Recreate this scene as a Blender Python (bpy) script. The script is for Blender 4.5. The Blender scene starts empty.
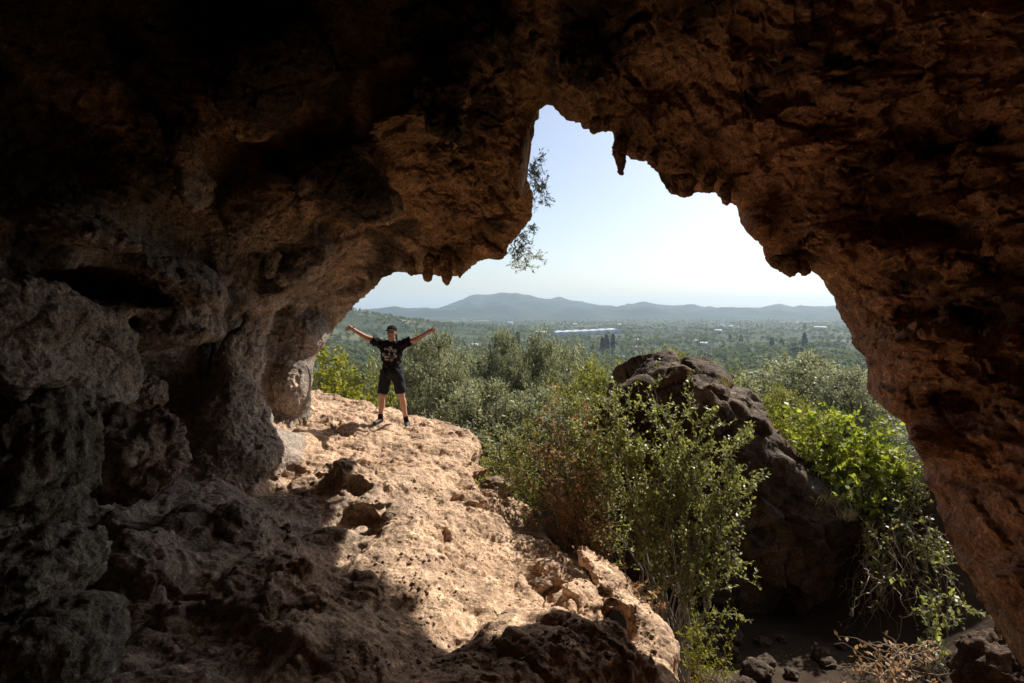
import bpy, math, random, os
import numpy as np
from mathutils import Vector, Matrix

random.seed(7)
RNG = np.random.default_rng(11)
SC = bpy.context.scene
COL = SC.collection
F = 569.0            # focal length in pixels of the 1024 px wide frame (20 mm lens)
CX, HY = 512.0, 310.0  # principal column, horizon row; the eye is at the origin, y points out of the cave


def W(px, py, d):
    """Point at depth d (metres along +y) seen at pixel (px, py)."""
    return np.array([(px - CX) / F * d, d, (HY - py) / F * d])


# ------------------------------------------------------------------ noise
_r = np.random.default_rng(3)
_PERM = _r.permutation(256).astype(np.int32)
_PERM = np.concatenate([_PERM, _PERM, _PERM])
_g = _r.normal(size=(256, 3)); _g /= np.linalg.norm(_g, axis=1)[:, None]
_GR = _g.astype(np.float32)


def perlin(p):
    p = np.asarray(p, np.float32)
    i = np.floor(p).astype(np.int32)
    f = p - i
    i &= 255
    w = f * f * f * (f * (f * 6 - 15) + 10)
    out = None
    X0 = _PERM[i[:, 0]]; X1 = _PERM[i[:, 0] + 1]
    res = []
    for dx, X in ((0, X0), (1, X1)):
        for dy in (0, 1):
            Y = _PERM[X + i[:, 1] + dy]
            for dz in (0, 1):
                g = _GR[_PERM[Y + i[:, 2] + dz]]
                res.append(g[:, 0] * (f[:, 0] - dx) + g[:, 1] * (f[:, 1] - dy) + g[:, 2] * (f[:, 2] - dz))
    wx, wy, wz = w[:, 0], w[:, 1], w[:, 2]
    a = [res[k] + wz * (res[k + 1] - res[k]) for k in (0, 2, 4, 6)]
    b0 = a[0] + wy * (a[1] - a[0]); b1 = a[2] + wy * (a[3] - a[2])
    return (b0 + wx * (b1 - b0)) * 1.6


def fbm(p, octv=4, lac=2.03, gain=0.5):
    p = np.asarray(p, np.float32)
    s = np.zeros(len(p), np.float32); a = 1.0; t = 0.0
    for k in range(octv):
        s += a * perlin(p + 17.3 * k); t += a
        p = p * lac; a *= gain
    return s / t


def ridged(p, octv=4, lac=2.03, gain=0.5):
    p = np.asarray(p, np.float32)
    s = np.zeros(len(p), np.float32); a = 1.0; t = 0.0
    for k in range(octv):
        s += a * (1 - np.abs(perlin(p + 9.7 * k)) * 2); t += a
        p = p * lac; a *= gain
    return s / t


def facets(p):
    """Cellular noise of tilted planes: angular broken faces with sharp edges, about -0.6 .. 0.6; second result: distance to the nearest crack."""
    p = np.asarray(p, np.float32)
    i0 = np.floor(p).astype(np.int32)
    b1 = np.full(len(p), 9e9, np.float32); b2 = b1.copy(); out = np.zeros(len(p), np.float32)
    for dx in (-1, 0, 1):
        for dy in (-1, 0, 1):
            for dz in (-1, 0, 1):
                c = i0 + np.array([dx, dy, dz], np.int32); h = c & 255
                k = _PERM[_PERM[_PERM[h[:, 0]] + h[:, 1]] + h[:, 2]]
                v = p - (c + 0.5 + _GR[k] * 0.62)
                d = (v * v).sum(1)
                f = (v * _GR[(k * 7 + 31) & 255]).sum(1)
                m = d < b1
                b2 = np.where(m, b1, np.minimum(b2, d)); b1 = np.where(m, d, b1); out = np.where(m, f, out)
    return out, np.sqrt(b2) - np.sqrt(b1)


def sstep(a, b, x):
    t = np.clip((x - a) / (b - a), 0, 1)
    return t * t * (3 - 2 * t)


# ------------------------------------------------------------------ meshes
def mesh_obj(name, verts, faces, mat=None, parent=None, smooth=True, colors=None, mats=None, matidx=None):
    """faces: (n,k) int array (constant k) or list of lists."""
    me = bpy.data.meshes.new(name)
    verts = np.asarray(verts, np.float32)
    if isinstance(faces, np.ndarray):
        n, k = faces.shape
        me.vertices.add(len(verts)); me.vertices.foreach_set('co', verts.ravel())
        me.loops.add(n * k); me.loops.foreach_set('vertex_index', faces.astype(np.int32).ravel())
        me.polygons.add(n)
        me.polygons.foreach_set('loop_start', np.arange(0, n * k, k, dtype=np.int32))
        me.update(calc_edges=True)
        me.validate()
    else:
        me.from_pydata([tuple(v) for v in verts], [], [tuple(f) for f in faces])
    if smooth:
        me.polygons.foreach_set('use_smooth', np.ones(len(me.polygons), bool))
    if colors is not None:
        for nm, arr in colors.items():
            arr = np.asarray(arr, np.float32)
            if arr.ndim == 1:
                at = me.attributes.new(nm, 'FLOAT', 'POINT'); at.data.foreach_set('value', arr)
            else:
                at = me.attributes.new(nm, 'FLOAT_COLOR', 'POINT')
                at.data.foreach_set('color', np.concatenate([arr, np.ones((len(arr), 1), np.float32)], 1).ravel())
    for m in (mats or ([mat] if mat else [])):
        me.materials.append(m)
    if matidx is not None:
        me.polygons.foreach_set('material_index', np.asarray(matidx, np.int32))
    o = bpy.data.objects.new(name, me)
    COL.objects.link(o)
    if parent is not None:
        o.parent = parent
    return o


def recenter(o, base):
    """Move the origin of a mesh object to base, geometry staying in place."""
    b = Vector([float(c) for c in base])
    o.data.transform(Matrix.Translation(-b)); o.location = b
    return o


def empty(name, loc, label, cat, group=None):
    o = bpy.data.objects.new(name, None); COL.objects.link(o)
    o.location = [float(c) for c in loc]; o.empty_display_size = 0.2
    return tag(o, label, cat, group)


def tag(o, label, cat, group=None, kind=None):
    o['label'] = label
    if cat: o['category'] = cat
    if group: o['group'] = group
    if kind: o['kind'] = kind
    return o


def structure(o, label=None, cat=None):
    o['kind'] = 'structure'
    if label: o['label'] = label
    if cat: o['category'] = cat
    return o


class MB:
    """Collects triangles / quads for one mesh."""
    def __init__(s):
        s.v = []; s.q = []; s.t = []; s.n = 0

    def add(s, v, f):
        v = np.asarray(v, np.float32); f = np.asarray(f, np.int64)
        (s.q if f.shape[1] == 4 else s.t).append(f + s.n)
        s.v.append(v); s.n += len(v)

    def build(s, name, mat, parent=None, smooth=True, attr=None, mats=None, matidx=None):
        v = np.concatenate(s.v)
        q = np.concatenate(s.q) if s.q else None
        t = np.concatenate(s.t) if s.t else None
        if q is None or t is None:
            return mesh_obj(name, v, q if q is not None else t, mat, parent, smooth, attr, mats, matidx)
        return mesh_obj(name, v, [list(x) for x in q] + [list(x) for x in t], mat, parent, smooth, attr, mats, matidx)


def tube(mb, pts, rad, sides=6, cap=True):
    pts = np.asarray(pts, float); n = len(pts)
    rad = np.broadcast_to(np.asarray(rad, float), (n,))
    tan = np.gradient(pts, axis=0); tan /= np.linalg.norm(tan, axis=1)[:, None] + 1e-9
    up = np.array([0, 0, 1.0]) if abs(tan[0, 2]) < 0.9 else np.array([1.0, 0, 0])
    vs = []
    for i in range(n):
        a = np.cross(tan[i], up); a /= np.linalg.norm(a) + 1e-9
        b = np.cross(a, tan[i]); up = b
        ang = np.arange(sides) * 2 * math.pi / sides
        vs.append(pts[i] + rad[i] * (np.cos(ang)[:, None] * a + np.sin(ang)[:, None] * b))
    v = np.concatenate(vs)
    f = []
    for i in range(n - 1):
        for k in range(sides):
            k2 = (k + 1) % sides
            f.append((i * sides + k, i * sides + k2, (i + 1) * sides + k2, (i + 1) * sides + k))
    mb.add(v, f)


# ------------------------------------------------------------------ surface nets
def surface_nets(S, origin, h):
    """Quads of the zero level of S (negative inside the solid)."""
    nx, ny, nz = S.shape
    ins = S < 0
    c = np.zeros((nx - 1, ny - 1, nz - 1), np.uint8)
    for dx in (0, 1):
        for dy in (0, 1):
            for dz in (0, 1):
                c += ins[dx:nx - 1 + dx, dy:ny - 1 + dy, dz:nz - 1 + dz]
    act = (c > 0) & (c < 8)
    idx = np.full(act.shape, -1, np.int32)
    ijk = np.argwhere(act)
    idx[act] = np.arange(len(ijk), dtype=np.int32)
    acc = np.zeros((len(ijk), 3), np.float32); cnt = np.zeros(len(ijk), np.float32)
    corners = [(a, b, d) for a in (0, 1) for b in (0, 1) for d in (0, 1)]
    for c0 in corners:
        for ax in range(3):
            if c0[ax]: continue
            c1 = list(c0); c1[ax] = 1
            s0 = S[ijk[:, 0] + c0[0], ijk[:, 1] + c0[1], ijk[:, 2] + c0[2]]
            s1 = S[ijk[:, 0] + c1[0], ijk[:, 1] + c1[1], ijk[:, 2] + c1[2]]
            m = (s0 < 0) != (s1 < 0)
            t = s0[m] / (s0[m] - s1[m])
            p = np.tile(np.array(c0, np.float32), (m.sum(), 1)); p[:, ax] += t
            acc[m] += p; cnt[m] += 1
    v = (ijk + acc / cnt[:, None]) * h + np.asarray(origin, np.float32)
    quads = []
    for ax in range(3):
        sl0 = [slice(None)] * 3; sl1 = [slice(None)] * 3
        sl0[ax] = slice(0, -1); sl1[ax] = slice(1, None)
        a = ins[tuple(sl0)]; b = ins[tuple(sl1)]
        e = np.argwhere(a != b)
        o1, o2 = [(1, 2), (2, 0), (0, 1)][ax]
        ok = (e[:, o1] > 0) & (e[:, o2] > 0) & (e[:, o1] < S.shape[o1] - 1) & (e[:, o2] < S.shape[o2] - 1)
        e = e[ok]
        flip = a[tuple(e.T)]
        def cell(d1, d2):
            q = e.copy(); q[:, o1] -= d1; q[:, o2] -= d2
            return idx[q[:, 0], q[:, 1], q[:, 2]]
        q = np.stack([cell(1, 1), cell(0, 1), cell(0, 0), cell(1, 0)], 1)
        q[~flip] = q[~flip][:, ::-1]
        quads.append(q)
    return v, np.concatenate(quads).astype(np.int32)


def largest_piece(v, q):
    """Drop loose crumbs: keep the connected piece with the most vertices."""
    lab = np.arange(len(v))
    a = np.concatenate([q[:, 0], q[:, 1], q[:, 2]]); b = np.concatenate([q[:, 1], q[:, 2], q[:, 3]])
    for _ in range(400):
        old = lab.copy()
        m = np.minimum(lab[a], lab[b])
        np.minimum.at(lab, a, m); np.minimum.at(lab, b, m)
        lab = lab[lab]
        if (lab == old).all(): break
    best = np.bincount(lab[q[:, 0]]).argmax()
    return q[lab[q[:, 0]] == best]


def vnormals(v, q):
    n = np.cross(v[q[:, 2]] - v[q[:, 0]], v[q[:, 3]] - v[q[:, 1]])
    out = np.zeros_like(v)
    for k in range(4):
        for ax in range(3):
            out[:, ax] += np.bincount(q[:, k], n[:, ax], len(v))
    return out / (np.linalg.norm(out, axis=1)[:, None] + 1e-12)


def subdivide(v, q, mask):
    """Linear 1->4 split of the quads in mask; returns v, q, mask of the new quads, and which new vertices lie on a split/unsplit border."""
    qs = q[mask]; rest = q[~mask]
    e = np.concatenate([qs[:, [0, 1]], qs[:, [1, 2]], qs[:, [2, 3]], qs[:, [3, 0]]])
    es = np.sort(e, 1)
    key = es[:, 0].astype(np.int64) * len(v) + es[:, 1]
    uk, inv = np.unique(key, return_inverse=True)
    a = (uk // len(v)).astype(np.int64); b = (uk % len(v)).astype(np.int64)
    n0 = len(v)
    ev = (v[a] + v[b]) * 0.5
    fv = v[qs].mean(1)
    m = len(qs)
    e0, e1, e2, e3 = [n0 + inv[k * m:(k + 1) * m] for k in range(4)]
    fc = n0 + len(ev) + np.arange(m)
    nq = np.concatenate([np.stack([qs[:, 0], e0, fc, e3], 1), np.stack([e0, qs[:, 1], e1, fc], 1),
                         np.stack([fc, e1, qs[:, 2], e2], 1), np.stack([e3, fc, e2, qs[:, 3]], 1)])
    nv = np.concatenate([v, ev, fv])
    qq = np.concatenate([nq, rest]).astype(np.int32)
    mk = np.zeros(len(qq), bool); mk[:len(nq)] = True
    return nv, qq, mk


def smooth_verts(v, q, free, it=2, lam=0.5):
    for _ in range(it):
        s = np.zeros_like(v); c = np.zeros(len(v), np.float32)
        for k in range(4):
            a = q[:, k]
            for d in (1, 3):
                b = q[:, (k + d) % 4]
                for ax in range(3):
                    s[:, ax] += np.bincount(a, v[b, ax], len(v))
                c += np.bincount(a, minlength=len(v))
        avg = s / np.maximum(c, 1)[:, None]
        v = np.where(free[:, None], v + lam * (avg - v), v).astype(np.float32)
    return v


def compact(v, q, attrs):
    used = np.unique(q)
    mp = np.full(len(v), -1, np.int64); mp[used] = np.arange(len(used))
    return v[used], mp[q].astype(np.int32), {k: a[used] for k, a in attrs.items()}


def smin(a, b, k):
    h = np.clip(0.5 + 0.5 * (b - a) / k, 0, 1)
    return b + (a - b) * h - k * h * (1 - h)


def smax(a, b, k):
    return -smin(-a, -b, k)


def grid_points(lo, hi, h):
    ax = [np.arange(lo[i], hi[i] + h, h, dtype=np.float32) for i in range(3)]
    return ax, np.meshgrid(*ax, indexing='ij')


def poly_sd(px, py, poly):
    """Signed distance to a closed polygon (negative inside), vectorised."""
    px = np.asarray(px, np.float32); py = np.asarray(py, np.float32)
    d = np.full(px.shape, 1e9, np.float32); ins = np.zeros(px.shape, bool)
    n = len(poly)
    for i in range(n):
        ax, ay = poly[i]; bx, by = poly[(i + 1) % n]
        ex, ey = bx - ax, by - ay
        wx, wy = px - ax, py - ay
        t = np.clip((wx * ex + wy * ey) / (ex * ex + ey * ey + 1e-12), 0, 1)
        d = np.minimum(d, (wx - t * ex) ** 2 + (wy - t * ey) ** 2)
        c = (ay <= py) != (by <= py)
        with np.errstate(divide='ignore', invalid='ignore'):
            xc = ax + (py - ay) / (by - ay if by != ay else 1e-9) * ex
        ins ^= c & (px < xc)
    d = np.sqrt(d)
    return np.where(ins, -d, d)


def ellipsoid(X, Y, Z, c, r, ang=0.0):
    """Approximate distance to an ellipsoid, rotated by ang about the y axis (in the picture plane, counter-clockwise)."""
    x, y, z = X - c[0], Y - c[1], Z - c[2]
    if ang:
        a = math.radians(ang); ca, sa = math.cos(a), math.sin(a)
        x, z = x * ca + z * sa, -x * sa + z * ca
    k0 = np.sqrt((x / r[0]) ** 2 + (y / r[1]) ** 2 + (z / r[2]) ** 2)
    return (k0 - 1) * min(r)
# ------------------------------------------------------------------ materials
def new_mat(name):
    m = bpy.data.materials.new(name); m.use_nodes = True
    nt = m.node_tree
    return m, nt, nt.nodes, nt.links, nt.nodes['Principled BSDF']


def simple_mat(name, col, rough=0.8, spec=0.3, noise=0.0, scale=20.0, bump=0.0):
    m, nt, N, L, b = new_mat(name)
    b.inputs['Roughness'].default_value = rough
    b.inputs['Specular IOR Level'].default_value = spec
    if noise > 0:
        tc = N.new('ShaderNodeTexCoord'); n = N.new('ShaderNodeTexNoise')
        n.inputs['Scale'].default_value = scale; n.inputs['Detail'].default_value = 5
        L.new(tc.outputs['Object'], n.inputs['Vector'])
        r = N.new('ShaderNodeValToRGB')
        r.color_ramp.elements[0].position = 0.3; r.color_ramp.elements[1].position = 0.7
        r.color_ramp.elements[0].color = tuple(c * (1 - noise) for c in col) + (1,)
        r.color_ramp.elements[1].color = tuple(min(1, c * (1 + noise)) for c in col) + (1,)
        L.new(n.outputs['Fac'], r.inputs['Fac']); L.new(r.outputs['Color'], b.inputs['Base Color'])
        if bump > 0:
            bp = N.new('ShaderNodeBump'); bp.inputs['Strength'].default_value = bump; bp.inputs['Distance'].default_value = 0.01
            L.new(n.outputs['Fac'], bp.inputs['Height']); L.new(bp.outputs['Normal'], b.inputs['Normal'])
    else:
        b.inputs['Base Color'].default_value = tuple(col) + (1,)
    return m


def rock_mat(name, stretch=(1, 1, 1), bump=0.85):
    """Rock: base colour comes from the 'tint' attribute (kind of stone), broken up by noise; on the cave it includes mineral patches and painted roof shade."""
    m, nt, N, L, b = new_mat(name)
    b.inputs['Roughness'].default_value = 0.92
    b.inputs['Specular IOR Level'].default_value = 0.18
    tc = N.new('ShaderNodeTexCoord')
    mp = N.new('ShaderNodeMapping'); mp.inputs['Scale'].default_value = stretch
    L.new(tc.outputs['Object'], mp.inputs['Vector'])
    at = N.new('ShaderNodeAttribute'); at.attribute_name = 'tint'

    def noise(scale, detail, rough=0.6, dist=0.0, src=mp):
        n = N.new('ShaderNodeTexNoise'); n.inputs['Scale'].default_value = scale
        n.inputs['Detail'].default_value = detail; n.inputs['Roughness'].default_value = rough
        n.inputs['Distortion'].default_value = dist
        L.new(src.outputs[0], n.inputs['Vector']); return n

    def ramp(src, p0, p1, c0, c1):
        r = N.new('ShaderNodeValToRGB'); e = r.color_ramp.elements
        e[0].position = p0; e[1].position = p1
        e[0].color = (*c0, 1); e[1].color = (*c1, 1)
        L.new(src, r.inputs['Fac']); return r

    def mul(a, bb, fac=1.0):
        x = N.new('ShaderNodeMix'); x.data_type = 'RGBA'; x.blend_type = 'MULTIPLY'
        x.inputs['Factor'].default_value = fac
        L.new(a, x.inputs['A']); L.new(bb, x.inputs['B']); return x.outputs['Result']
    n1 = noise(1.7, 6, 0.65, 0.4)
    n2 = noise(9.0, 6, 0.7, 0.3)
    n3 = noise(42.0, 4, 0.65)
    c = mul(at.outputs['Color'], ramp(n1.outputs['Fac'], 0.32, 0.68, (0.62, 0.60, 0.58), (1.25, 1.2, 1.15)).outputs['Color'])
    c = mul(c, ramp(n2.outputs['Fac'], 0.33, 0.62, (0.55, 0.53, 0.52), (1.18, 1.18, 1.18)).outputs['Color'])
    c = mul(c, ramp(n3.outputs['Fac'], 0.34, 0.62, (0.5, 0.48, 0.46), (1.2, 1.2, 1.2)).outputs['Color'])
    # pale mineral flecks and black specks, each with its own shape
    n4 = noise(6.5, 10, 0.78, 0.6); n5 = noise(13.0, 9, 0.75, 0.2)
    c = mul(c, ramp(n4.outputs['Fac'], 0.56, 0.63, (1, 1, 1), (1.75, 1.72, 1.65)).outputs['Color'])
    c = mul(c, ramp(n5.outputs['Fac'], 0.36, 0.42, (0.35, 0.33, 0.32), (1, 1, 1)).outputs['Color'])
    L.new(c, b.inputs['Base Color'])
    # fine relief
    ad = N.new('ShaderNodeMath'); ad.operation = 'MULTIPLY_ADD'
    L.new(n3.outputs['Fac'], ad.inputs[0]); ad.inputs[1].default_value = 0.35
    L.new(n2.outputs['Fac'], ad.inputs[2])
    v = N.new('ShaderNodeTexVoronoi'); v.inputs['Scale'].default_value = 26
    L.new(mp.outputs[0], v.inputs['Vector'])
    ad2 = N.new('ShaderNodeMath'); ad2.operation = 'MULTIPLY_ADD'
    L.new(v.outputs['Distance'], ad2.inputs[0]); ad2.inputs[1].default_value = 0.25
    L.new(ad.outputs[0], ad2.inputs[2])
    bp = N.new('ShaderNodeBump'); bp.inputs['Strength'].default_value = bump; bp.inputs['Distance'].default_value = 0.05
    L.new(ad2.outputs[0], bp.inputs['Height']); L.new(bp.outputs['Normal'], b.inputs['Normal'])
    return m


def leaf_mat(name, c0, c1, trans=0.35, rough=0.5, spec=0.35, tc=(1.25, 1.35, 0.55)):
    """Leaves: per-leaf tone from the 'tone' attribute; light passes through."""
    m, nt, N, L, b = new_mat(name)
    at = N.new('ShaderNodeAttribute'); at.attribute_name = 'tone'
    r = N.new('ShaderNodeValToRGB'); e = r.color_ramp.elements
    e[0].color = (*c0, 1); e[1].color = (*c1, 1)
    L.new(at.outputs['Fac'], r.inputs['Fac'])
    L.new(r.outputs['Color'], b.inputs['Base Color'])
    b.inputs['Roughness'].default_value = rough
    b.inputs['Specular IOR Level'].default_value = spec
    t = N.new('ShaderNodeBsdfTranslucent')
    g = N.new('ShaderNodeMix'); g.data_type = 'RGBA'; g.blend_type = 'MULTIPLY'; g.inputs['Factor'].default_value = 1.0
    L.new(r.outputs['Color'], g.inputs['A']); g.inputs['B'].default_value = (*tc, 1)
    L.new(g.outputs['Result'], t.inputs['Color'])
    mx = N.new('ShaderNodeMixShader'); mx.inputs['Fac'].default_value = trans
    out = N['Material Output']
    L.new(b.outputs[0], mx.inputs[1]); L.new(t.outputs[0], mx.inputs[2]); L.new(mx.outputs[0], out.inputs['Surface'])
    return m


M_ROCK = rock_mat('rock')
M_ROCK_SUN = rock_mat('ledge_rock', bump=0.55)
M_BARK = simple_mat('bark', (0.11, 0.09, 0.07), 0.9, 0.2, 0.4, 30, 0.5)
M_BARK_PALE = simple_mat('pale_bark', (0.30, 0.27, 0.23), 0.9, 0.2, 0.3, 40, 0.4)
M_TWIG_DRY = simple_mat('dry_twig', (0.30, 0.23, 0.16), 0.9, 0.2, 0.3, 60)
# ------------------------------------------------------------------ the cave
# outline of the mouth (pixel trace, drips left out), clockwise
MOUTH = [(308, 402), (307, 390), (310, 375), (315, 352), (324, 339), (340, 321), (355, 304), (372, 289), (384, 277), (399, 271),
         (410, 273), (424, 272), (441, 274), (463, 274), (472, 264), (486, 259), (504, 257), (510, 243), (524, 228),
         (533, 216), (532, 201), (527, 184), (526, 166), (529, 149), (531, 128), (539, 118), (541, 109), (549, 101),
         (557, 110), (576, 123), (587, 128), (603, 129), (611, 128), (616, 142), (629, 158), (638, 157), (655, 166),
         (664, 178), (671, 190), (684, 195), (692, 190), (694, 185), (700, 191), (709, 190), (714, 186), (719, 193), (727, 200), (734, 199), (740, 208), (745, 225), (759, 238), (768, 250),
         (772, 264), (787, 275), (806, 276), (818, 283), (828, 300), (837, 324), (843, 341), (854, 356), (861, 372), (861, 397),
         (873, 409), (886, 420), (901, 430), (907, 447), (916, 467), (927, 504), (936, 536), (949, 564), (961, 582),
         (977, 611), (995, 643), (1020, 678), (1080, 760), (1200, 1100), (1200, 2400), (180, 2400), (250, 700), (288, 520), (300, 425)]
# depth of the rock (metres) seen through given pixels
DEPTH = [(0, 0, 4.6), (0, 150, 4.7), (0, 300, 4.5), (0, 450, 4.1), (0, 600, 3.8), (0, 683, 3.6), (80, 230, 5.0), (60, 350, 5.2),
         (150, 0, 5.2), (150, 150, 5.9), (150, 300, 6.2), (130, 420, 6.0), (110, 520, 5.4), (100, 683, 4.2), (180, 430, 6.6),
         (300, 0, 5.6), (300, 150, 6.5), (240, 240, 7.2), (210, 330, 7.6), (210, 430, 7.6), (230, 500, 7.2),
         (400, 0, 5.8), (380, 100, 6.7), (370, 180, 7.4), (300, 290, 9.0), (270, 330, 9.0), (260, 390, 9.0), (310, 310, 9.8), (300, 350, 9.8), (305, 395, 9.9),
         (330, 330, 10.2), (350, 270, 9.6), (385, 270, 9.5), (400, 240, 8.9), (430, 265, 8.9), (450, 200, 8.0), (480, 150, 7.4), (500, 250, 8.5), (528, 210, 8.0),
         (515, 130, 7.2), (540, 105, 7.2), (480, 60, 6.4), (512, 0, 5.7), (600, 100, 6.7), (600, 0, 5.6), (618, 140, 6.8),
         (700, 180, 6.6), (700, 100, 6.0), (700, 0, 5.3), (760, 235, 6.5), (800, 260, 6.5), (800, 100, 5.5), (800, 0, 5.0), (900, 200, 5.4), (900, 0, 4.7),
         (1024, 0, 4.4), (1024, 200, 4.6), (950, 300, 5.3), (838, 318, 6.6), (850, 345, 6.3), (864, 385, 6.0), (875, 350, 5.7), (890, 405, 5.4),
         (905, 440, 5.5), (1024, 400, 4.6), (960, 480, 4.8), (920, 480, 5.3), (1024, 600, 3.9), (945, 530, 4.9), (930, 516, 5.3), (975, 590, 4.6), (958, 582, 5.1),
         (1010, 640, 4.25), (990, 640, 4.7), (1024, 683, 4.0), (1060, 740, 4.1), (300, 460, 8.5), (290, 540, 8.0), (250, 700, 6.0)]
BACK = [((-1, 0, 0), 4.3), ((1, 0, 0), 4.6), ((0, -1, 0), 5.0), ((0, 0, 1), 3.3), ((0, 0, -1), 3.2), ((-.7, -.7, 0), 4.8), ((.7, -.7, 0), 4.8),
        ((-.7, 0, .7), 4.0), ((.7, 0, .7), 4.1), ((0, -.7, .7), 4.0), ((0, .5, .87), 3.7), ((-.7, 0, -.7), 3.6), ((.7, 0, -.7), 4.2),
        ((0, -.7, -.7), 4.0), ((-.9, .43, .2), 4.6), ((.9, .43, .2), 4.8), ((-.9, .43, -.3), 4.2), ((.9, .43, -.3), 4.4)]
_pts, _rr = [], []
for u, v, d in DEPTH:
    q = W(u, v, d); r = np.linalg.norm(q); _pts.append(q / r); _rr.append(r)
for q, r in BACK:
    q = np.array(q, float); _pts.append(q / np.linalg.norm(q)); _rr.append(r)
_pts = np.array(_pts); _rr = np.array(_rr)
_k = lambda a, b: np.sqrt(((a[:, None, :] - b[None, :, :]) ** 2).sum(2) + 0.03 ** 2)
_A = _k(_pts, _pts) - np.eye(len(_pts)) * 0.004
_cf = np.linalg.solve(np.block([[_A, np.ones((len(_pts), 1))], [np.ones((1, len(_pts))), np.zeros((1, 1))]]), np.append(_rr, 0))
# lookup tables over azimuth / elevation
TA, TE = 1440, 720
_az = (np.arange(TA) / (TA - 1) * 2 - 1) * math.pi
_el = (np.arange(TE) / (TE - 1) - 0.5) * math.pi
_AZ, _EL = np.meshgrid(_az, _el, indexing='ij')
_D = np.stack([np.sin(_AZ) * np.cos(_EL), np.cos(_AZ) * np.cos(_EL), np.sin(_EL)], -1).reshape(-1, 3)
RT = np.zeros(len(_D), np.float32)
for s in range(0, len(_D), 100000):
    RT[s:s + 100000] = _k(_D[s:s + 100000], _pts) @ _cf[:-1] + _cf[-1]
RT = RT.reshape(TA, TE)
_mp = []
for i in range(len(MOUTH)):
    a, b = np.array(MOUTH[i]), np.array(MOUTH[(i + 1) % len(MOUTH)])
    for t in np.linspace(0, 1, 1 + int(np.hypot(*(b - a)) // 60), endpoint=False) if np.hypot(*(b - a)) > 60 else [0.0]:
        p = W(*(a + t * (b - a)), 1.0)
        _mp.append((math.atan2(p[0], p[1]), math.atan2(p[2], math.hypot(p[0], p[1]))))
# distance in a plane that keeps angles locally true
ST = poly_sd(_AZ * np.cos(_EL * 0.6), _EL, [(a * math.cos(e * 0.6), e) for a, e in _mp]).astype(np.float32)

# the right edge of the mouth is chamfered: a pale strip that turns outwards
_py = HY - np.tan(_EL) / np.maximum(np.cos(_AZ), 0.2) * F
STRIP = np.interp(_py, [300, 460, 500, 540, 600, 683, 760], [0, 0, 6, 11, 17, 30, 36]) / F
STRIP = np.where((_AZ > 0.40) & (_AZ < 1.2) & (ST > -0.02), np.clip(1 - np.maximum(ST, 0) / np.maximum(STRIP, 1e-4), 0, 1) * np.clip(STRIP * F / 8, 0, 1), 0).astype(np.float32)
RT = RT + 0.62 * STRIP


def lookup(T, x, y, z):
    az = np.arctan2(x, y); el = np.arctan2(z, np.hypot(x, y))
    fa = np.clip((az / math.pi + 1) * 0.5 * (TA - 1), 0, TA - 1.001); fe = np.clip((el / math.pi + 0.5) * (TE - 1), 0, TE - 1.001)
    i = fa.astype(np.int32); j = fe.astype(np.int32); fa = fa - i; fe = fe - j
    return (T[i, j] * (1 - fa) * (1 - fe) + T[i + 1, j] * fa * (1 - fe) + T[i, j + 1] * (1 - fa) * fe + T[i + 1, j + 1] * fa * fe)


SUN_AZ, SUN_EL = math.radians(45), math.radians(42)
SUN = np.array([math.sin(SUN_AZ) * math.cos(SUN_EL), math.cos(SUN_AZ) * math.cos(SUN_EL), math.sin(SUN_EL)])

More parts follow.
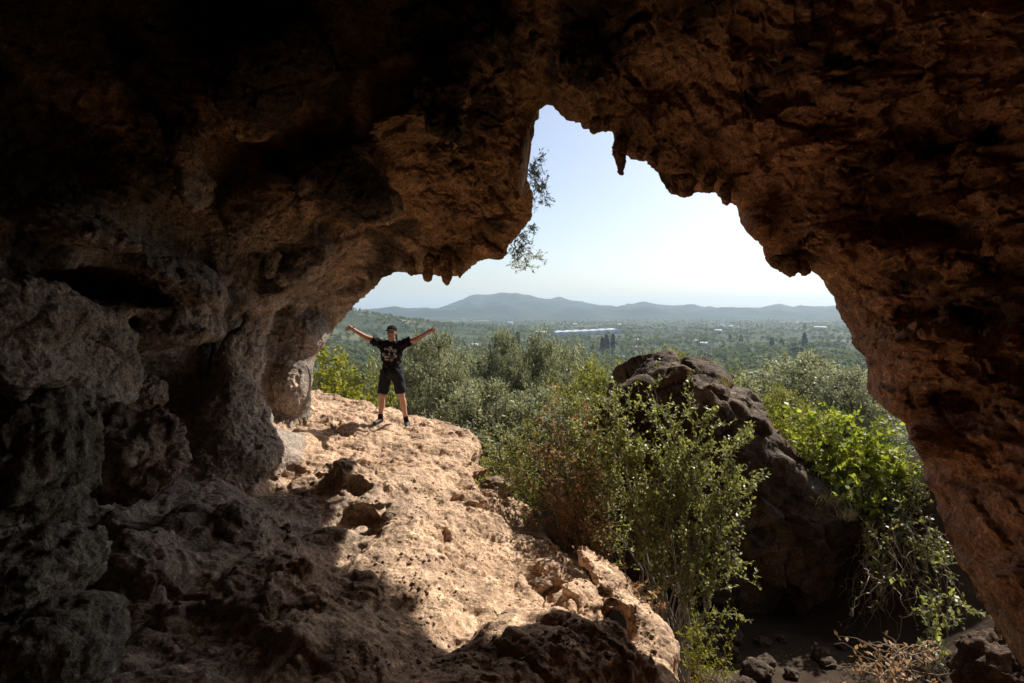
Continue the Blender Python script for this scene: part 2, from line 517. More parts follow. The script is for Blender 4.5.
# bulges (+) and hollows (-) of the left wall and roof: pixel, depth, half-sizes in pixels, half-depth in metres, tilt, sign, blend
BLOBS = [
    # hanging nose of the roof, its tip and lower edge, a hole in it
    (310, 195, 7.0, 85, 42, 0.85, 28, 1, 0.2), (372, 200, 7.0, 22, 24, 0.5, 0, 1, 0.1), (322, 250, 7.5, 54, 16, 0.55, 42, 1, 0.1),
    (268, 298, 7.8, 20, 14, 0.45, 45, 1, 0.1), (258, 322, 7.8, 11, 14, 0.32, 0, 1, 0.07), (330, 228, 6.9, 20, 12, 0.4, 20, -1, 0.07),
    # ridge above the overhang
    (405, 128, 6.75, 50, 11, 0.45, 22, 1, 0.08), (448, 96, 6.5, 14, 36, 0.5, 0, 1, 0.1), (420, 70, 6.1, 60, 20, 0.5, 30, -1, 0.2), (520, 160, 7.5, 9, 44, 0.35, -6, 1, 0.1),
    # recess behind the nose, between pillar and arch leg
    (322, 285, 9.0, 44, 16, 0.45, 42, -1, 0.1), (284, 345, 8.9, 28, 50, 0.5, 18, -1, 0.1),
    # pillar with flared foot
    (240, 360, 7.7, 17, 46, 0.55, -10, 1, 0.1), (232, 415, 7.4, 32, 40, 0.6, 20, 1, 0.15), (226, 462, 7.2, 60, 30, 0.7, 8, 1, 0.25), (285, 455, 8.0, 40, 20, 0.6, -10, 1, 0.2), (268, 448, 7.9, 34, 16, 0.5, -30, 1, 0.12), (224, 320, 7.3, 11, 12, 0.45, 0, -1, 0.05),
    # flowstone folds
    (208, 235, 6.9, 10, 65, 0.4, -3, 1, 0.07), (228, 240, 7.0, 9, 70, 0.4, -5, 1, 0.07), (248, 250, 7.2, 9, 55, 0.35, -8, 1, 0.07),
    # pale knotted lumps above the low vault
    (165, 300, 6.2, 22, 30, 0.5, 10, 1, 0.07), (195, 300, 6.4, 22, 36, 0.5, -5, 1, 0.07), (175, 335, 6.2, 36, 13, 0.45, 10, 1, 0.07), (205, 330, 6.6, 18, 16, 0.45, 0, 1, 0.07),
    (182, 290, 5.8, 7, 8, 0.3, 0, -1, 0.04), (160, 325, 5.8, 7, 6, 0.3, 0, -1, 0.04), (200, 312, 6.0, 6, 9, 0.3, 0, -1, 0.04),
    (160, 388, 6.5, 60, 36, 0.85, 20, -1, 0.07),
    # long dark slot with a shelf in it
    (85, 290, 5.4, 68, 24, 0.9, -14, -1, 0.07), (100, 320, 5.6, 40, 10, 0.65, -5, -1, 0.06), (70, 307, 5.3, 60, 4, 0.5, -4, 1, 0.05),
    # lacy column and the hole left of it
    (68, 358, 5.0, 20, 34, 0.8, 0, -1, 0.06), (102, 355, 5.1, 13, 48, 0.4, 6, 1, 0.06), (88, 330, 5.0, 10, 20, 0.35, 20, 1, 0.05), (113, 388, 5.2, 14, 28, 0.4, -25, 1, 0.06), (100, 350, 4.7, 4, 7, 0.2, 0, -1, 0.03), (108, 372, 4.8, 4, 6, 0.2, 0, -1, 0.03),
    # rounded pale stones at the left edge
    (20, 318, 4.3, 34, 40, 0.6, -25, 1, 0.1), (32, 370, 4.3, 22, 18, 0.4, -20, 1, 0.07), (72, 408, 4.6, 28, 12, 0.4, -40, 1, 0.07),
    # diagonal rib and folds of the upper left
    (60, 222, 4.9, 75, 12, 0.45, -18, 1, 0.1), (155, 262, 5.9, 60, 13, 0.45, -32, 1, 0.1), (165, 100, 5.6, 14, 120, 0.5, 14, 1, 0.15), (95, 120, 5.0, 55, 70, 0.5, 30, -1, 0.25),
    (270, 80, 5.7, 70, 40, 0.6, 40, 1, 0.2), (335, 110, 6.2, 46, 24, 0.5, 30, -1, 0.12), (470, 20, 5.9, 50, 20, 0.3, -30, 1, 0.3),
    # arch leg
    (300, 335, 9.8, 26, 26, 0.5, 30, 1, 0.2), (292, 385, 9.5, 22, 36, 0.5, 10, 1, 0.2),
    # right wall ledges
    (900, 300, 5.6, 60, 12, 0.25, -6, -1, 0.12), (950, 400, 5.0, 90, 14, 0.3, -4, -1, 0.12), (930, 440, 5.0, 70, 14, 0.2, -8, 1, 0.12),
    (980, 250, 4.9, 80, 14, 0.25, 0, -1, 0.15), (960, 130, 5.0, 40, 26, 0.5, 0, -1, 0.2), (880, 255, 5.6, 70, 12, 0.2, -8, 1, 0.12),
    (760, 225, 6.4, 16, 22, 0.3, -30, 1, 0.12), (980, 340, 4.9, 80, 10, 0.2, 0, 1, 0.12),
    (690, 150, 6.2, 40, 16, 0.3, -30, -1, 0.2), (590, 60, 6.2, 30, 26, 0.35, 0, 1, 0.25), (640, 90, 6.2, 24, 30, 0.3, 0, -1, 0.2),
]


def blobs_apply(S, X, Y, Z, lst, ax):
    """Union / subtraction of the blobs, each evaluated only in its own box."""
    for u, v, d, a, b, c, ang, sg, k in lst:
        q = W(u, v, d); r = (a / F * d, c, b / F * d); m = max(r) + 2.5 * k
        sl = tuple(slice(max(0, int((q[i] - m - ax[i][0]) / VOX)), max(1, int((q[i] + m - ax[i][0]) / VOX) + 2)) for i in range(3))
        e = ellipsoid(X[sl], Y[sl], Z[sl], q, r, ang)
        S[sl] = smin(S[sl], e, k) if sg > 0 else smax(S[sl], -e, k)
    return S


VOX = 0.07
ax, (X, Y, Z) = grid_points((-8.2, -6.2, -4.6), (8.0, 12.8, 5.6), VOX)
R = np.sqrt(X * X + Y * Y + Z * Z) + 1e-6
Rm = lookup(RT, X, Y, Z).astype(np.float32)
Sd = lookup(ST, X, Y, Z).astype(np.float32)
inner = Rm - R                                             # > 0 in the void
S = inner.copy()
S = blobs_apply(S, X, Y, Z, BLOBS, ax)
sdm = Sd * Rm
thick = np.minimum(0.10 + 0.16 * sstep(1.8, 3.0, X) + sdm * (0.85 + 0.75 * sstep(1.8, 3.2, X)), 2.2)                 # the roof is thin at the lip and thickens away from it
outer = (R - Rm) - thick
S = smax(S, outer, 0.12)
S = smax(S, -(sdm + 0.06 - 0.13 * sstep(2.9, 3.6, X)), 0.06)
# unseen rock added over the mouth, shaped to shade the inner ledge
SHADE = [(-900, 900), (-900, 470), (232, 478), (275, 490), (316, 500), (327, 540), (333, 575), (362, 590), (402, 605), (440, 625), (470, 650), (520, 720), (560, 1400), (-900, 1400)]
_t = (Z + 2.25) / SUN[2]
fx, fy = X - SUN[0] * _t, Y - SUN[1] * _t
fy = np.maximum(fy, 0.6)
sun_blocker = poly_sd(CX + F * fx / fy, HY + F * 2.25 / fy, SHADE) * fy / F
sun_blocker = np.maximum(sun_blocker, np.abs(Z - 4.0 - 0.10 * (Y - 8)) - 0.8)
sun_blocker = np.maximum(sun_blocker, 0.10 - sdm)
sun_blocker = np.maximum(sun_blocker, Y - 11.6)
sun_blocker = np.maximum(sun_blocker, (Rm + 0.2) - R)
S = np.minimum(S, sun_blocker)
del _t, fx, fy, sun_blocker
del outer, thick

# the ledge: height field from seen points, cut by its footprint
FLOOR = [(391, 426, 10.0), (404, 416, 10.6), (455, 417, 10.4), (340, 402, 11.0), (310, 400, 10.6), (440, 440, 9.2), (470, 470, 8.6), (390, 450, 8.6), (330, 455, 8.2), (285, 435, 8.6),
         (240, 483, 7.0), (330, 490, 6.8), (430, 480, 7.2), (450, 520, 6.5), (420, 560, 5.5), (340, 530, 5.9), (330, 560, 5.2), (480, 600, 5.0), (450, 640, 4.3),
         (250, 500, 6.2), (150, 560, 4.7), (100, 500, 5.2), (200, 480, 6.4), (230, 560, 4.8), (300, 620, 3.9), (300, 683, 3.2), (100, 683, 3.1), (180, 640, 3.6), (420, 683, 3.5),
         (500, 520, 7.3), (560, 560, 6.3), (540, 600, 5.4), (620, 600, 5.4), (640, 640, 4.7), (600, 660, 4.2), (560, 640, 4.4), (690, 683, 4.3), (540, 683, 3.6)]
_fp = np.array([W(*t) for t in FLOOR] + [np.array(t, float) for t in ((-4, 2, -1.7), (0, 1, -1.95), (2, 2, -2.4), (0, -3, -1.8), (-4, -3, -1.5), (3, -3, -1.8), (-5, 6, -1.4), (-5, 10, -1.5), (-6.5, 8, -1.2))])
_A2 = np.sqrt(((_fp[:, None, :2] - _fp[None, :, :2]) ** 2).sum(2) + 0.35 ** 2) - np.eye(len(_fp)) * 0.10
_c2 = np.linalg.solve(np.block([[_A2, np.ones((len(_fp), 1))], [np.ones((1, len(_fp))), np.zeros((1, 1))]]), np.append(_fp[:, 2], 0))


def floor_h(x, y):
    s = np.full(np.shape(x), _c2[-1], np.float32)
    for (a, b, _), c in zip(_fp, _c2[:-1]):
        s += c * np.sqrt((x - a) ** 2 + (y - b) ** 2 + 0.35 ** 2)
    return s


def xy(px, py, d):
    p = W(px, py, d); return (p[0], p[1])


FOOT = [(-8.5, -6.5), (8.2, -6.5), (5.5, -2), (3.2, 1.2), (1.9, 2.6), xy(690, 683, 4.4), xy(662, 640, 5.0), xy(620, 590, 5.9), xy(585, 560, 6.6), xy(555, 530, 7.6), xy(545, 505, 8.4),
        xy(520, 492, 8.8), xy(475, 478, 8.95), (-0.52, 9.7), xy(455, 417, 10.45), xy(420, 411, 11.0), xy(345, 400, 11.7), xy(320, 396, 12.1), (-8.5, 12.4)]
x2, y2 = X[:, :, 0], Y[:, :, 0]
H2 = floor_h(x2, y2)
xb = np.interp(y2, [4.5, 5.2, 6.6, 8.8, 9.4], [0.45, 0.25, -0.02, -0.45, -0.3])       # the main slab ends in a step; the lower shelf lies right of it
H2 = H2 - 0.34 * sstep(0.0, 0.32, x2 - xb) * sstep(4.7, 5.6, y2) * sstep(9.3, 8.8, y2)
FS2 = poly_sd(x2, y2, FOOT)
low = (Z - H2[:, :, None]) * 0.85
under = np.clip((H2[:, :, None] - Z), 0, 3)
sidew = FS2[:, :, None] + 0.10 * under - 0.02
L_ = smax(low, sidew, 0.22)
LB = [  # humps and pits of the ledge
    (480, 508, 8.45, 28, 36, 0.55, -24, -1, 0.08), (400, 582, 6.2, 98, 76, 1.15, -10, 1, 0.25), (420, 487, 7.0, 60, 7, 0.25, -14, 1, 0.1), (480, 560, 6.2, 46, 7, 0.25, -35, 1, 0.12),
    (366, 517, 6.2, 26, 8, 0.30, -4, -1, 0.06), (402, 524, 6.1, 22, 6, 0.24, -14, -1, 0.06), (400, 503, 6.3, 30, 6, 0.15, -12, 1, 0.08),
    (440, 600, 4.9, 70, 22, 0.4, -20, 1, 0.25),
    (615, 585, 5.6, 42, 16, 0.3, -32, 1, 0.1), (585, 612, 4.95, 30, 22, 0.3, -50, 1, 0.1), (640, 622, 4.9, 36, 14, 0.28, -40, 1, 0.1), (655, 655, 4.6, 22, 26, 0.25, -50, 1, 0.1),
    
    (545, 672, 3.95, 92, 44, 0.45, -4, 1, 0.22), (535, 555, 6.7, 34, 9, 0.25, -30, 1, 0.12),
    (560, 575, 6.2, 30, 10, 0.25, -30, 1, 0.1), (505, 545, 7.1, 14, 8, 0.2, 0, 1, 0.08),
    (250, 590, 4.3, 50, 22, 0.4, 10, 1, 0.25), (140, 590, 4.3, 40, 60, 0.45, 15, 1, 0.3), (205, 530, 5.2, 60, 26, 0.4, 0, 1, 0.3), (310, 640, 3.8, 44, 26, 0.3, -10, 1, 0.2),
    (360, 443, 8.6, 26, 5, 0.2, 8, -1, 0.08), (300, 470, 7.5, 46, 9, 0.3, 10, 1, 0.15),
]
L_ = blobs_apply(L_, X, Y, Z, LB, ax)
T = smin(S, L_, 0.18)

# broad relief, only near the surface
near = np.abs(T) < 0.75
P = np.stack([X[near], Y[near], Z[near]], 1)
isf = (L_ < S)[near]
rw = sstep(1.5, 3.5, P[:, 0]) * (~isf)                    # right wall: bedded rock
st = np.ones((len(P), 3), np.float32); st[:, 2] += 1.3 * rw
lipfade = sstep(0.0, 0.9, np.abs(sdm[near]))
leftw = sstep(-0.8, -2.2, P[:, 0]) * (~isf)
b1 = fbm(P * st * 0.9 + 5, 3)
b2 = ridged(P * st * 1.7 + 40, 3)
lipfade = np.where(isf, 1, 0.12 + 0.88 * lipfade) * (1 - 0.75 * leftw)
amp = np.where(isf, 0.13, 0.30) * lipfade
T[near] += amp * b1 * 0.9 - np.where(isf, 0.07, 0.16) * (b2 - 0.35) * lipfade
for i in range(3):                                        # close the block at the limits of the grid
    sl = [slice(None)] * 3
    for e in (0, -1):
        sl[i] = e; T[tuple(sl)] = 0.05
V, Q = surface_nets(T, (ax[0][0], ax[1][0], ax[2][0]), VOX)
Q = largest_piece(V, Q)
# keep only what can be met by light or eye: drop the buried sides of the block
ctr = V[Q].mean(1)
keep = (ctr[:, 0] > ax[0][0] + 0.1) & (ctr[:, 0] < ax[0][-1] - 0.1) & (ctr[:, 1] > ax[1][0] + 0.1) & (ctr[:, 2] > ax[2][0] + 0.1)
Q = Q[keep]


def in_view(c, mx=1.3, mz0=-0.85, mz1=0.76):
    y = np.maximum(c[:, 1], 0.05)
    return (c[:, 1] > 0.6) & (np.abs(c[:, 0] / y) < mx) & (c[:, 2] / y > mz0) & (c[:, 2] / y < mz1)


N0 = vnormals(V, Q)
fn = N0[Q].mean(1); c = V[Q].mean(1)
facing = (fn * c).sum(1) / np.linalg.norm(c, axis=1) < 0.45
mask = in_view(c) & facing
for it in range(2):
    V, Q, mask = subdivide(V, Q, mask)
    border = np.zeros(len(V), bool)
    sub = np.zeros(len(V), bool); sub[Q[mask]] = True
    border[Q[~mask]] = True
    qs_ = Q[mask]; e_ = np.sort(np.concatenate([qs_[:, [0, 1]], qs_[:, [1, 2]], qs_[:, [2, 3]], qs_[:, [3, 0]]]), 1)
    k_, n_e = np.unique(e_[:, 0].astype(np.int64) * len(V) + e_[:, 1], return_counts=True)
    k_ = k_[n_e == 1]; border[k_ // len(V)] = True; border[k_ % len(V)] = True      # rim of the refined part stays put
    V = smooth_verts(V, Q, sub & ~border, 2, 0.5)
free = np.ones(len(V), np.float32)
free[~sub | border] = 0
free *= sstep(1.3, 1.15, np.abs(V[:, 0]) / np.maximum(V[:, 1], 0.05)) * sstep(-0.85, -0.78, V[:, 2] / np.maximum(V[:, 1], 0.05)) * sstep(0.76, 0.70, V[:, 2] / np.maximum(V[:, 1], 0.05)) * sstep(0.6, 0.9, V[:, 1])
# which vertices belong to the ledge
Nn = vnormals(V, Q)


def samp(G, p):
    f = (p - np.array([ax[0][0], ax[1][0], ax[2][0]])) / VOX
    i = np.clip(np.round(f).astype(np.int32), 0, np.array(G.shape) - 1)
    return G[i[:, 0], i[:, 1], i[:, 2]]


Lv, Sv = samp(L_, V), samp(S, V)
fl = sstep(-0.06, 0.06, Sv - Lv + 0.08 * fbm(V * 2.5, 2))        # 1 on the ledge, 0 on wall and roof
wallR = sstep(1.2, 3.2, V[:, 0])
lipv = sstep(0.0, 0.35, np.abs(lookup(ST, V[:, 0], V[:, 1], V[:, 2]) * np.linalg.norm(V, axis=1)))
lipv = np.where(wallR > 0.3, np.minimum(lipv, sstep(0.0, 0.7, np.abs(lookup(ST, V[:, 0], V[:, 1], V[:, 2]) * np.linalg.norm(V, axis=1)))), lipv)
lipv = np.maximum(lipv, fl)
warp = np.stack([fbm(V * 1.3 + 3, 2), fbm(V * 1.3 + 33, 2), fbm(V * 1.3 + 63, 2)], 1) * 0.10
Pw = V + warp
wb = (wallR * (1 - fl))


def relief(P, fa, fb, ck, sm):
    r1 = ridged(P * 2.4, 4, gain=0.55)
    f1 = fbm(P * 6.5 + 11, 4, gain=0.62)
    pit = fbm(P * 4.6 + 70, 3, gain=0.6)
    fine = fbm(P * 17 + 21, 3, gain=0.65)
    lw = 1 - 0.6 * sm
    wall = lw * (-0.075 * (r1 - 0.3) + 0.05 * f1 - 0.17 * np.clip(pit - 0.18, 0, 1) ** 0.8 + 0.13 * fa + 0.06 * fb - 0.05 * ck) + 0.030 * fine
    big_ = ridged(P * np.array([1.1, 1.1, 1.6], np.float32) + 31, 3, gain=0.5)
    patch = sstep(-0.1, 0.35, fbm(P * 0.9 + 120, 2))
    floor = -0.10 * (big_ - 0.3) - 0.030 * (r1 - 0.3) * (0.4 + patch) + 0.032 * f1 * (0.5 + 0.8 * patch) - 0.16 * np.clip(pit - 0.36, 0, 1) ** 0.9 + 0.020 * fine + (0.045 * fa + 0.03 * fb) * (0.3 + 0.7 * patch) - 0.03 * ck
    return wall, floor


lsm = (sstep(-0.2, -1.6, V[:, 0] + 0.4 * fbm(V * 0.8 + 300, 2))).astype(np.float32)
fa = np.zeros(len(V), np.float32); fb = fa.copy(); ck = fa.copy()
sq = np.ones((len(V), 3), np.float32); sq[:, 2] += 0.7 * wb
wv = np.stack([fbm(V * 4 + 3, 3), fbm(V * 4 + 33, 3), fbm(V * 4 + 63, 3)], 1) * 0.06
Pf = (V * sq + wv)[sub]
fa[sub], c1 = facets(Pf * 1.9); fb[sub], c2 = facets(Pf * 5.2 + 40)
ck[sub] = np.exp(-(c1 / 0.06) ** 2) * (0.6 + 0.6 * fbm(V[sub] * 1.5 + 200, 2)).clip(0, 1)
w_iso, f_iso = relief(Pw, fa, fb, ck, lsm)
dis = (1 - fl) * w_iso + fl * f_iso
mB = wb > 0.01
PB = Pw[mB]
w_bed, _ = relief(PB * np.array([0.75, 0.75, 2.2], np.float32), fa[mB], fb[mB], ck[mB], lsm[mB])
ph = PB[:, 2] * 2.6 + 0.12 * PB[:, 1] + 0.9 * fbm(PB * np.array([0.7, 0.7, 0.5], np.float32) + 77, 3)       # beds with undercut edges
saw = ph - np.floor(ph)
w_bed = w_bed * 0.8 + 0.20 * (np.where(saw < 0.82, saw / 0.82, (1 - saw) / 0.18) - 0.5) * (0.4 + 0.6 * sstep(-0.2, 0.3, fbm(PB * 0.8 + 99, 2)))
dis[mB] = dis[mB] * (1 - wb[mB]) + w_bed * wb[mB]
dis *= free * (0.22 + 0.78 * lipv)
print('cave verts', len(V))
V2 = (V + Nn * dis[:, None]).astype(np.float32)
# kinds of stone: grey limestone left, ochre roof, red-brown right wall, sandy ledge, dark mineral patches with upper left roof shade painted in
grey = np.array([0.40, 0.345, 0.295]); ochre = np.array([0.46, 0.29, 0.16]); red = np.array([0.58, 0.33, 0.20]); sand = np.array([0.60, 0.43, 0.295]); crust_shade_col = np.array([0.035, 0.028, 0.022])
big = fbm(V * 0.55 + 8, 3)
tint = np.empty_like(V)
wl = sstep(-0.4, -3.0, V[:, 0] + 1.0 * big) * sstep(2.0, 0.5, V[:, 2] + 0.9 * big)
tint[:] = ochre * (1 - wl[:, None]) + grey * wl[:, None]
wr = sstep(0.8, 3.0, V[:, 0] + big)[:, None]
tint = tint * (1 - wr) + red * wr
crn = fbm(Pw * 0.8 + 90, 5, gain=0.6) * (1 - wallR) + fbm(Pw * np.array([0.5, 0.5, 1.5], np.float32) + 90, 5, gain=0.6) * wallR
crust_shade = sstep(0.06, 0.30, crn - 0.07 * wallR + 0.50 * sstep(0.9, 2.6, V[:, 2] - 0.2 * V[:, 0]) * sstep(0.6, -1.2, V[:, 0]) * sstep(7.2, 5.8, V[:, 1] - 0.15 * V[:, 0]) - 0.10 * sstep(0.8, -0.8, V[:, 2]) * sstep(-1.0, -3.0, V[:, 0]))  # random mineral patches, plus shade of the upper left roof painted darker
tint = tint * (1 - 0.85 * crust_shade[:, None]) + crust_shade_col * 0.85 * crust_shade[:, None]
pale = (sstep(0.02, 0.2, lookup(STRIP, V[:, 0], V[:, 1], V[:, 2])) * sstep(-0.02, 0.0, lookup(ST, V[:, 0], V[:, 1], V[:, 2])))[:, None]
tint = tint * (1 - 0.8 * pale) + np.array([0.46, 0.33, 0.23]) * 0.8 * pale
dust = sstep(0.1, 0.5, fbm(V * 1.1 + 60, 3))[:, None]
dust = np.clip(dust * 1.6, 0, 2)
lt = sand * (1 - 0.35 * dust) + np.array([0.33, 0.22, 0.14]) * 0.35 * dust
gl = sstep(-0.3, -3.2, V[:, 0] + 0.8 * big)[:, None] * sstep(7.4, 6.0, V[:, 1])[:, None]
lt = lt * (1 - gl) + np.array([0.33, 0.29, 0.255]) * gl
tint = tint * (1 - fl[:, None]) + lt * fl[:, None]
# split into cave shell and ledge
fq = fl[Q].mean(1) > 0.5
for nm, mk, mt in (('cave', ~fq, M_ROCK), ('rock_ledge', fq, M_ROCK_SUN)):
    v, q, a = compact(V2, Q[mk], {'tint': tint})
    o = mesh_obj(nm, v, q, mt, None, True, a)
    if nm == 'cave': CAVE = structure(o, 'dark brown cave wall and overhanging roof around the bright opening', 'cave')
    else:
        LEDGE = recenter(o, (-1.0, 6.0, -2.3))
        tag(LEDGE, 'broad pale rock ledge, half sunlit and half in cave shade, under the standing person', 'rock ledge')
del X, Y, Z, R, Rm, Sd, S, L_, T, inner, sdm, P, low, sidew, under, near
# ------------------------------------------------------------------ land, light, camera
def land_h(x, y):
    """Height of the open ground."""
    x = np.asarray(x, np.float64); y = np.asarray(y, np.float64)
    r = np.hypot(x, y)
    prof_r = [0, 4, 6.5, 9, 12, 16, 25, 40, 80, 150, 260, 420, 700, 4300, 16000]
    prof_z = [-3.6, -4.2, -4.5, -4.7, -5.6, -7.4, -10.8, -16, -28, -43, -56, -61, -62, -62, -62]
    z = np.interp(r, prof_r, prof_z)
    z = z - sstep(-2.0, -6.0, x) * sstep(4, 9, r) * sstep(60, 10, r) * 0.5
    z = z + sstep(2.5, 8.0, x - 0.25 * y) * sstep(5, 10, r) * sstep(70, 25, r) * 2.6     # the slope is higher on the right
    z = z + 2.1 * sstep(4.3, 6.5, x - 0.10 * (y - 8)) * sstep(7.2, 9.6, y) * sstep(24, 13, y)     # bank right of the boulder
    z = z + 1.6 * np.exp(-((x - 0.9) / 1.2) ** 2 - ((y - 9.8) / 1.5) ** 2)                       # earth heaped between ledge and boulder
    p3 = np.stack([x, y, np.zeros_like(x)], -1).reshape(-1, 3)
    n = (fbm(p3 / 14.0, 3) * 0.9 + fbm(p3 / 90.0 + 7, 3) * 5.0 * sstep(40, 300, r).reshape(-1)).reshape(x.shape)
    n += (fbm(p3 / 3.0 + 50, 3) * 0.22).reshape(x.shape)
    z = z + n * sstep(5, 14, r)
    px = x / np.maximum(y, 1) * F + CX
    # wooded hill on the left, 1.3 km away
    w = np.exp(-((px - 300) / 150.0) ** 2) * np.exp(-((r - 1500) / 500.0) ** 2)
    z = z + 60 * w
    w = np.exp(-((px - 210) / 120.0) ** 2) * np.exp(-((r - 1500) / 600.0) ** 2)
    z = z + 30 * w
    # mountain and low ridges, 5 - 7 km away
    cx = [0, 300, 380, 410, 440, 455, 470, 484, 500, 515, 540, 570, 600, 615, 630, 645, 660, 690, 720, 760, 800, 840, 1024, 1500]
    cy = [312, 312, 312.5, 312, 308.5, 303, 298.5, 297, 293, 294.5, 298, 301.5, 306, 308, 306.2, 306, 307, 307.2, 307.5, 308, 308.2, 309, 309, 311]
    crest = 62 + (HY - np.interp(px, cx, cy)) / F * 6600 + 9 * fbm(np.stack([px / 9.0, px * 0, px * 0], -1).reshape(-1, 3), 3).reshape(x.shape)
    rough = fbm(p3 / 420.0 + 3, 4).reshape(x.shape); rough2 = ridged(p3 / 900.0 + 3, 3).reshape(x.shape)
    up = sstep(3900, 6600, y) * sstep(9500, 6900, y)
    z = z + crest * up + (rough * 60 + (rough2 - 0.3) * 95) * sstep(3600, 4600, y) * sstep(6500, 5600, y)
    low = 40 * np.exp(-((y - 4300) / 420.0) ** 2) * (0.5 + 0.5 * np.sin(px / 67.0 + 1.0)) * sstep(-200, 300, px)
    return z + low


na, nr = 420, 330
aa = np.radians(np.linspace(-72, 72, na))
rr = np.concatenate([[0.0], np.geomspace(1.2, 15000, nr - 1)])
AA, RR = np.meshgrid(aa, rr, indexing='ij')
gx, gy = np.sin(AA) * RR, np.cos(AA) * RR
gy = gy - 3.0 * sstep(8, 0, RR)
gz = land_h(gx, gy)
ii = np.arange(na * nr).reshape(na, nr)
fq_ = np.stack([ii[:-1, :-1].ravel(), ii[1:, :-1].ravel(), ii[1:, 1:].ravel(), ii[:-1, 1:].ravel()], 1)
m, nt, N, L, b = new_mat('ground')
b.inputs['Roughness'].default_value = 0.95; b.inputs['Specular IOR Level'].default_value = 0.1
tc = N.new('ShaderNodeTexCoord')


def gn(scale, det, w=0.6):
    n = N.new('ShaderNodeTexNoise'); n.inputs['Scale'].default_value = scale; n.inputs['Detail'].default_value = det
    n.inputs['Roughness'].default_value = w
    L.new(tc.outputs['Object'], n.inputs['Vector']); return n


def gr(src, stops):
    r = N.new('ShaderNodeValToRGB'); e = r.color_ramp.elements
    while len(e) < len(stops): e.new(0.5)
    for k, (p, c) in enumerate(stops): e[k].position = p; e[k].color = (*c, 1)
    L.new(src, r.inputs['Fac']); return r


def gmix(f, a, bb):
    x = N.new('ShaderNodeMix'); x.data_type = 'RGBA'
    L.new(f, x.inputs['Factor']); L.new(a, x.inputs['A']); L.new(bb, x.inputs['B']); return x.outputs['Result']


wood = gr(gn(0.012, 8, 0.75).outputs['Fac'], [(0.38, (0.012, 0.022, 0.012)), (0.5, (0.028, 0.042, 0.021)), (0.6, (0.05, 0.063, 0.032)), (0.72, (0.11, 0.105, 0.065))])
vo = N.new('ShaderNodeTexVoronoi'); vo.inputs['Scale'].default_value = 0.0075
L.new(tc.outputs['Object'], vo.inputs['Vector'])
sp = N.new('ShaderNodeSeparateColor'); L.new(vo.outputs['Color'], sp.inputs[0])
field = gr(sp.outputs[0], [(0.0, (0.05, 0.065, 0.033)), (0.6, (0.07, 0.085, 0.042)), (0.82, (0.12, 0.14, 0.065)), (0.97, (0.20, 0.18, 0.11))])
far = gmix(gr(gn(0.004, 3).outputs['Fac'], [(0.5, (0, 0, 0)), (0.6, (1, 1, 1))]).outputs['Color'], wood.outputs['Color'], field.outputs['Color'])
near_c = gr(gn(1.4, 9, 0.7).outputs['Fac'], [(0.3, (0.03, 0.02, 0.014)), (0.5, (0.055, 0.038, 0.025)), (0.7, (0.09, 0.066, 0.043))])
at = N.new('ShaderNodeAttribute'); at.attribute_name = 'scrub'
fin = gmix(at.outputs['Fac'], near_c.outputs['Color'], far)
am = N.new('ShaderNodeAttribute'); am.attribute_name = 'mount'
mtn = gr(gn(0.0035, 9, 0.7).outputs['Fac'], [(0.38, (0.012, 0.022, 0.018)), (0.55, (0.028, 0.042, 0.032)), (0.68, (0.075, 0.085, 0.06))])
fin = gmix(am.outputs['Fac'], fin, mtn.outputs['Color'])
L.new(fin, b.inputs['Base Color'])
bp = N.new('ShaderNodeBump'); bp.inputs['Strength'].default_value = 0.6; bp.inputs['Distance'].default_value = 0.05
L.new(gn(6.0, 8, 0.7).outputs['Fac'], bp.inputs['Height']); L.new(bp.outputs['Normal'], b.inputs['Normal'])
GROUND = structure(mesh_obj('ground', np.stack([gx, gy, gz], -1).reshape(-1, 3), fq_, m, None, True, {'scrub': sstep(9, 22, np.hypot(gx, gy)).ravel(), 'mount': sstep(3200, 4200, gy).ravel()}),
                   'slope below the cave, valley plain and far mountain', 'ground')

# haze: closed box round everything
m = bpy.data.materials.new('haze'); m.use_nodes = True
nt = m.node_tree; nt.nodes.clear()
out = nt.nodes.new('ShaderNodeOutputMaterial'); pv = nt.nodes.new('ShaderNodeVolumePrincipled')
pv.inputs['Color'].default_value = (0.66, 0.84, 0.98, 1); pv.inputs['Density'].default_value = 1.05e-4; pv.inputs['Anisotropy'].default_value = 0.2
nt.links.new(pv.outputs[0], out.inputs['Volume'])
x0, x1, y0, y1, z0, z1 = -14800, 14800, -60, 15200, float(gz.min()) - 12, 330
HAZE = mesh_obj('haze', [(x0, y0, z0), (x1, y0, z0), (x1, y1, z0), (x0, y1, z0), (x0, y0, z1), (x1, y0, z1), (x1, y1, z1), (x0, y1, z1)],
                [(0, 3, 2, 1), (4, 5, 6, 7), (0, 1, 5, 4), (1, 2, 6, 5), (2, 3, 7, 6), (3, 0, 4, 7)], m, smooth=False)
tag(HAZE, 'thin blue haze over the valley and the far hills', 'haze', kind='stuff')

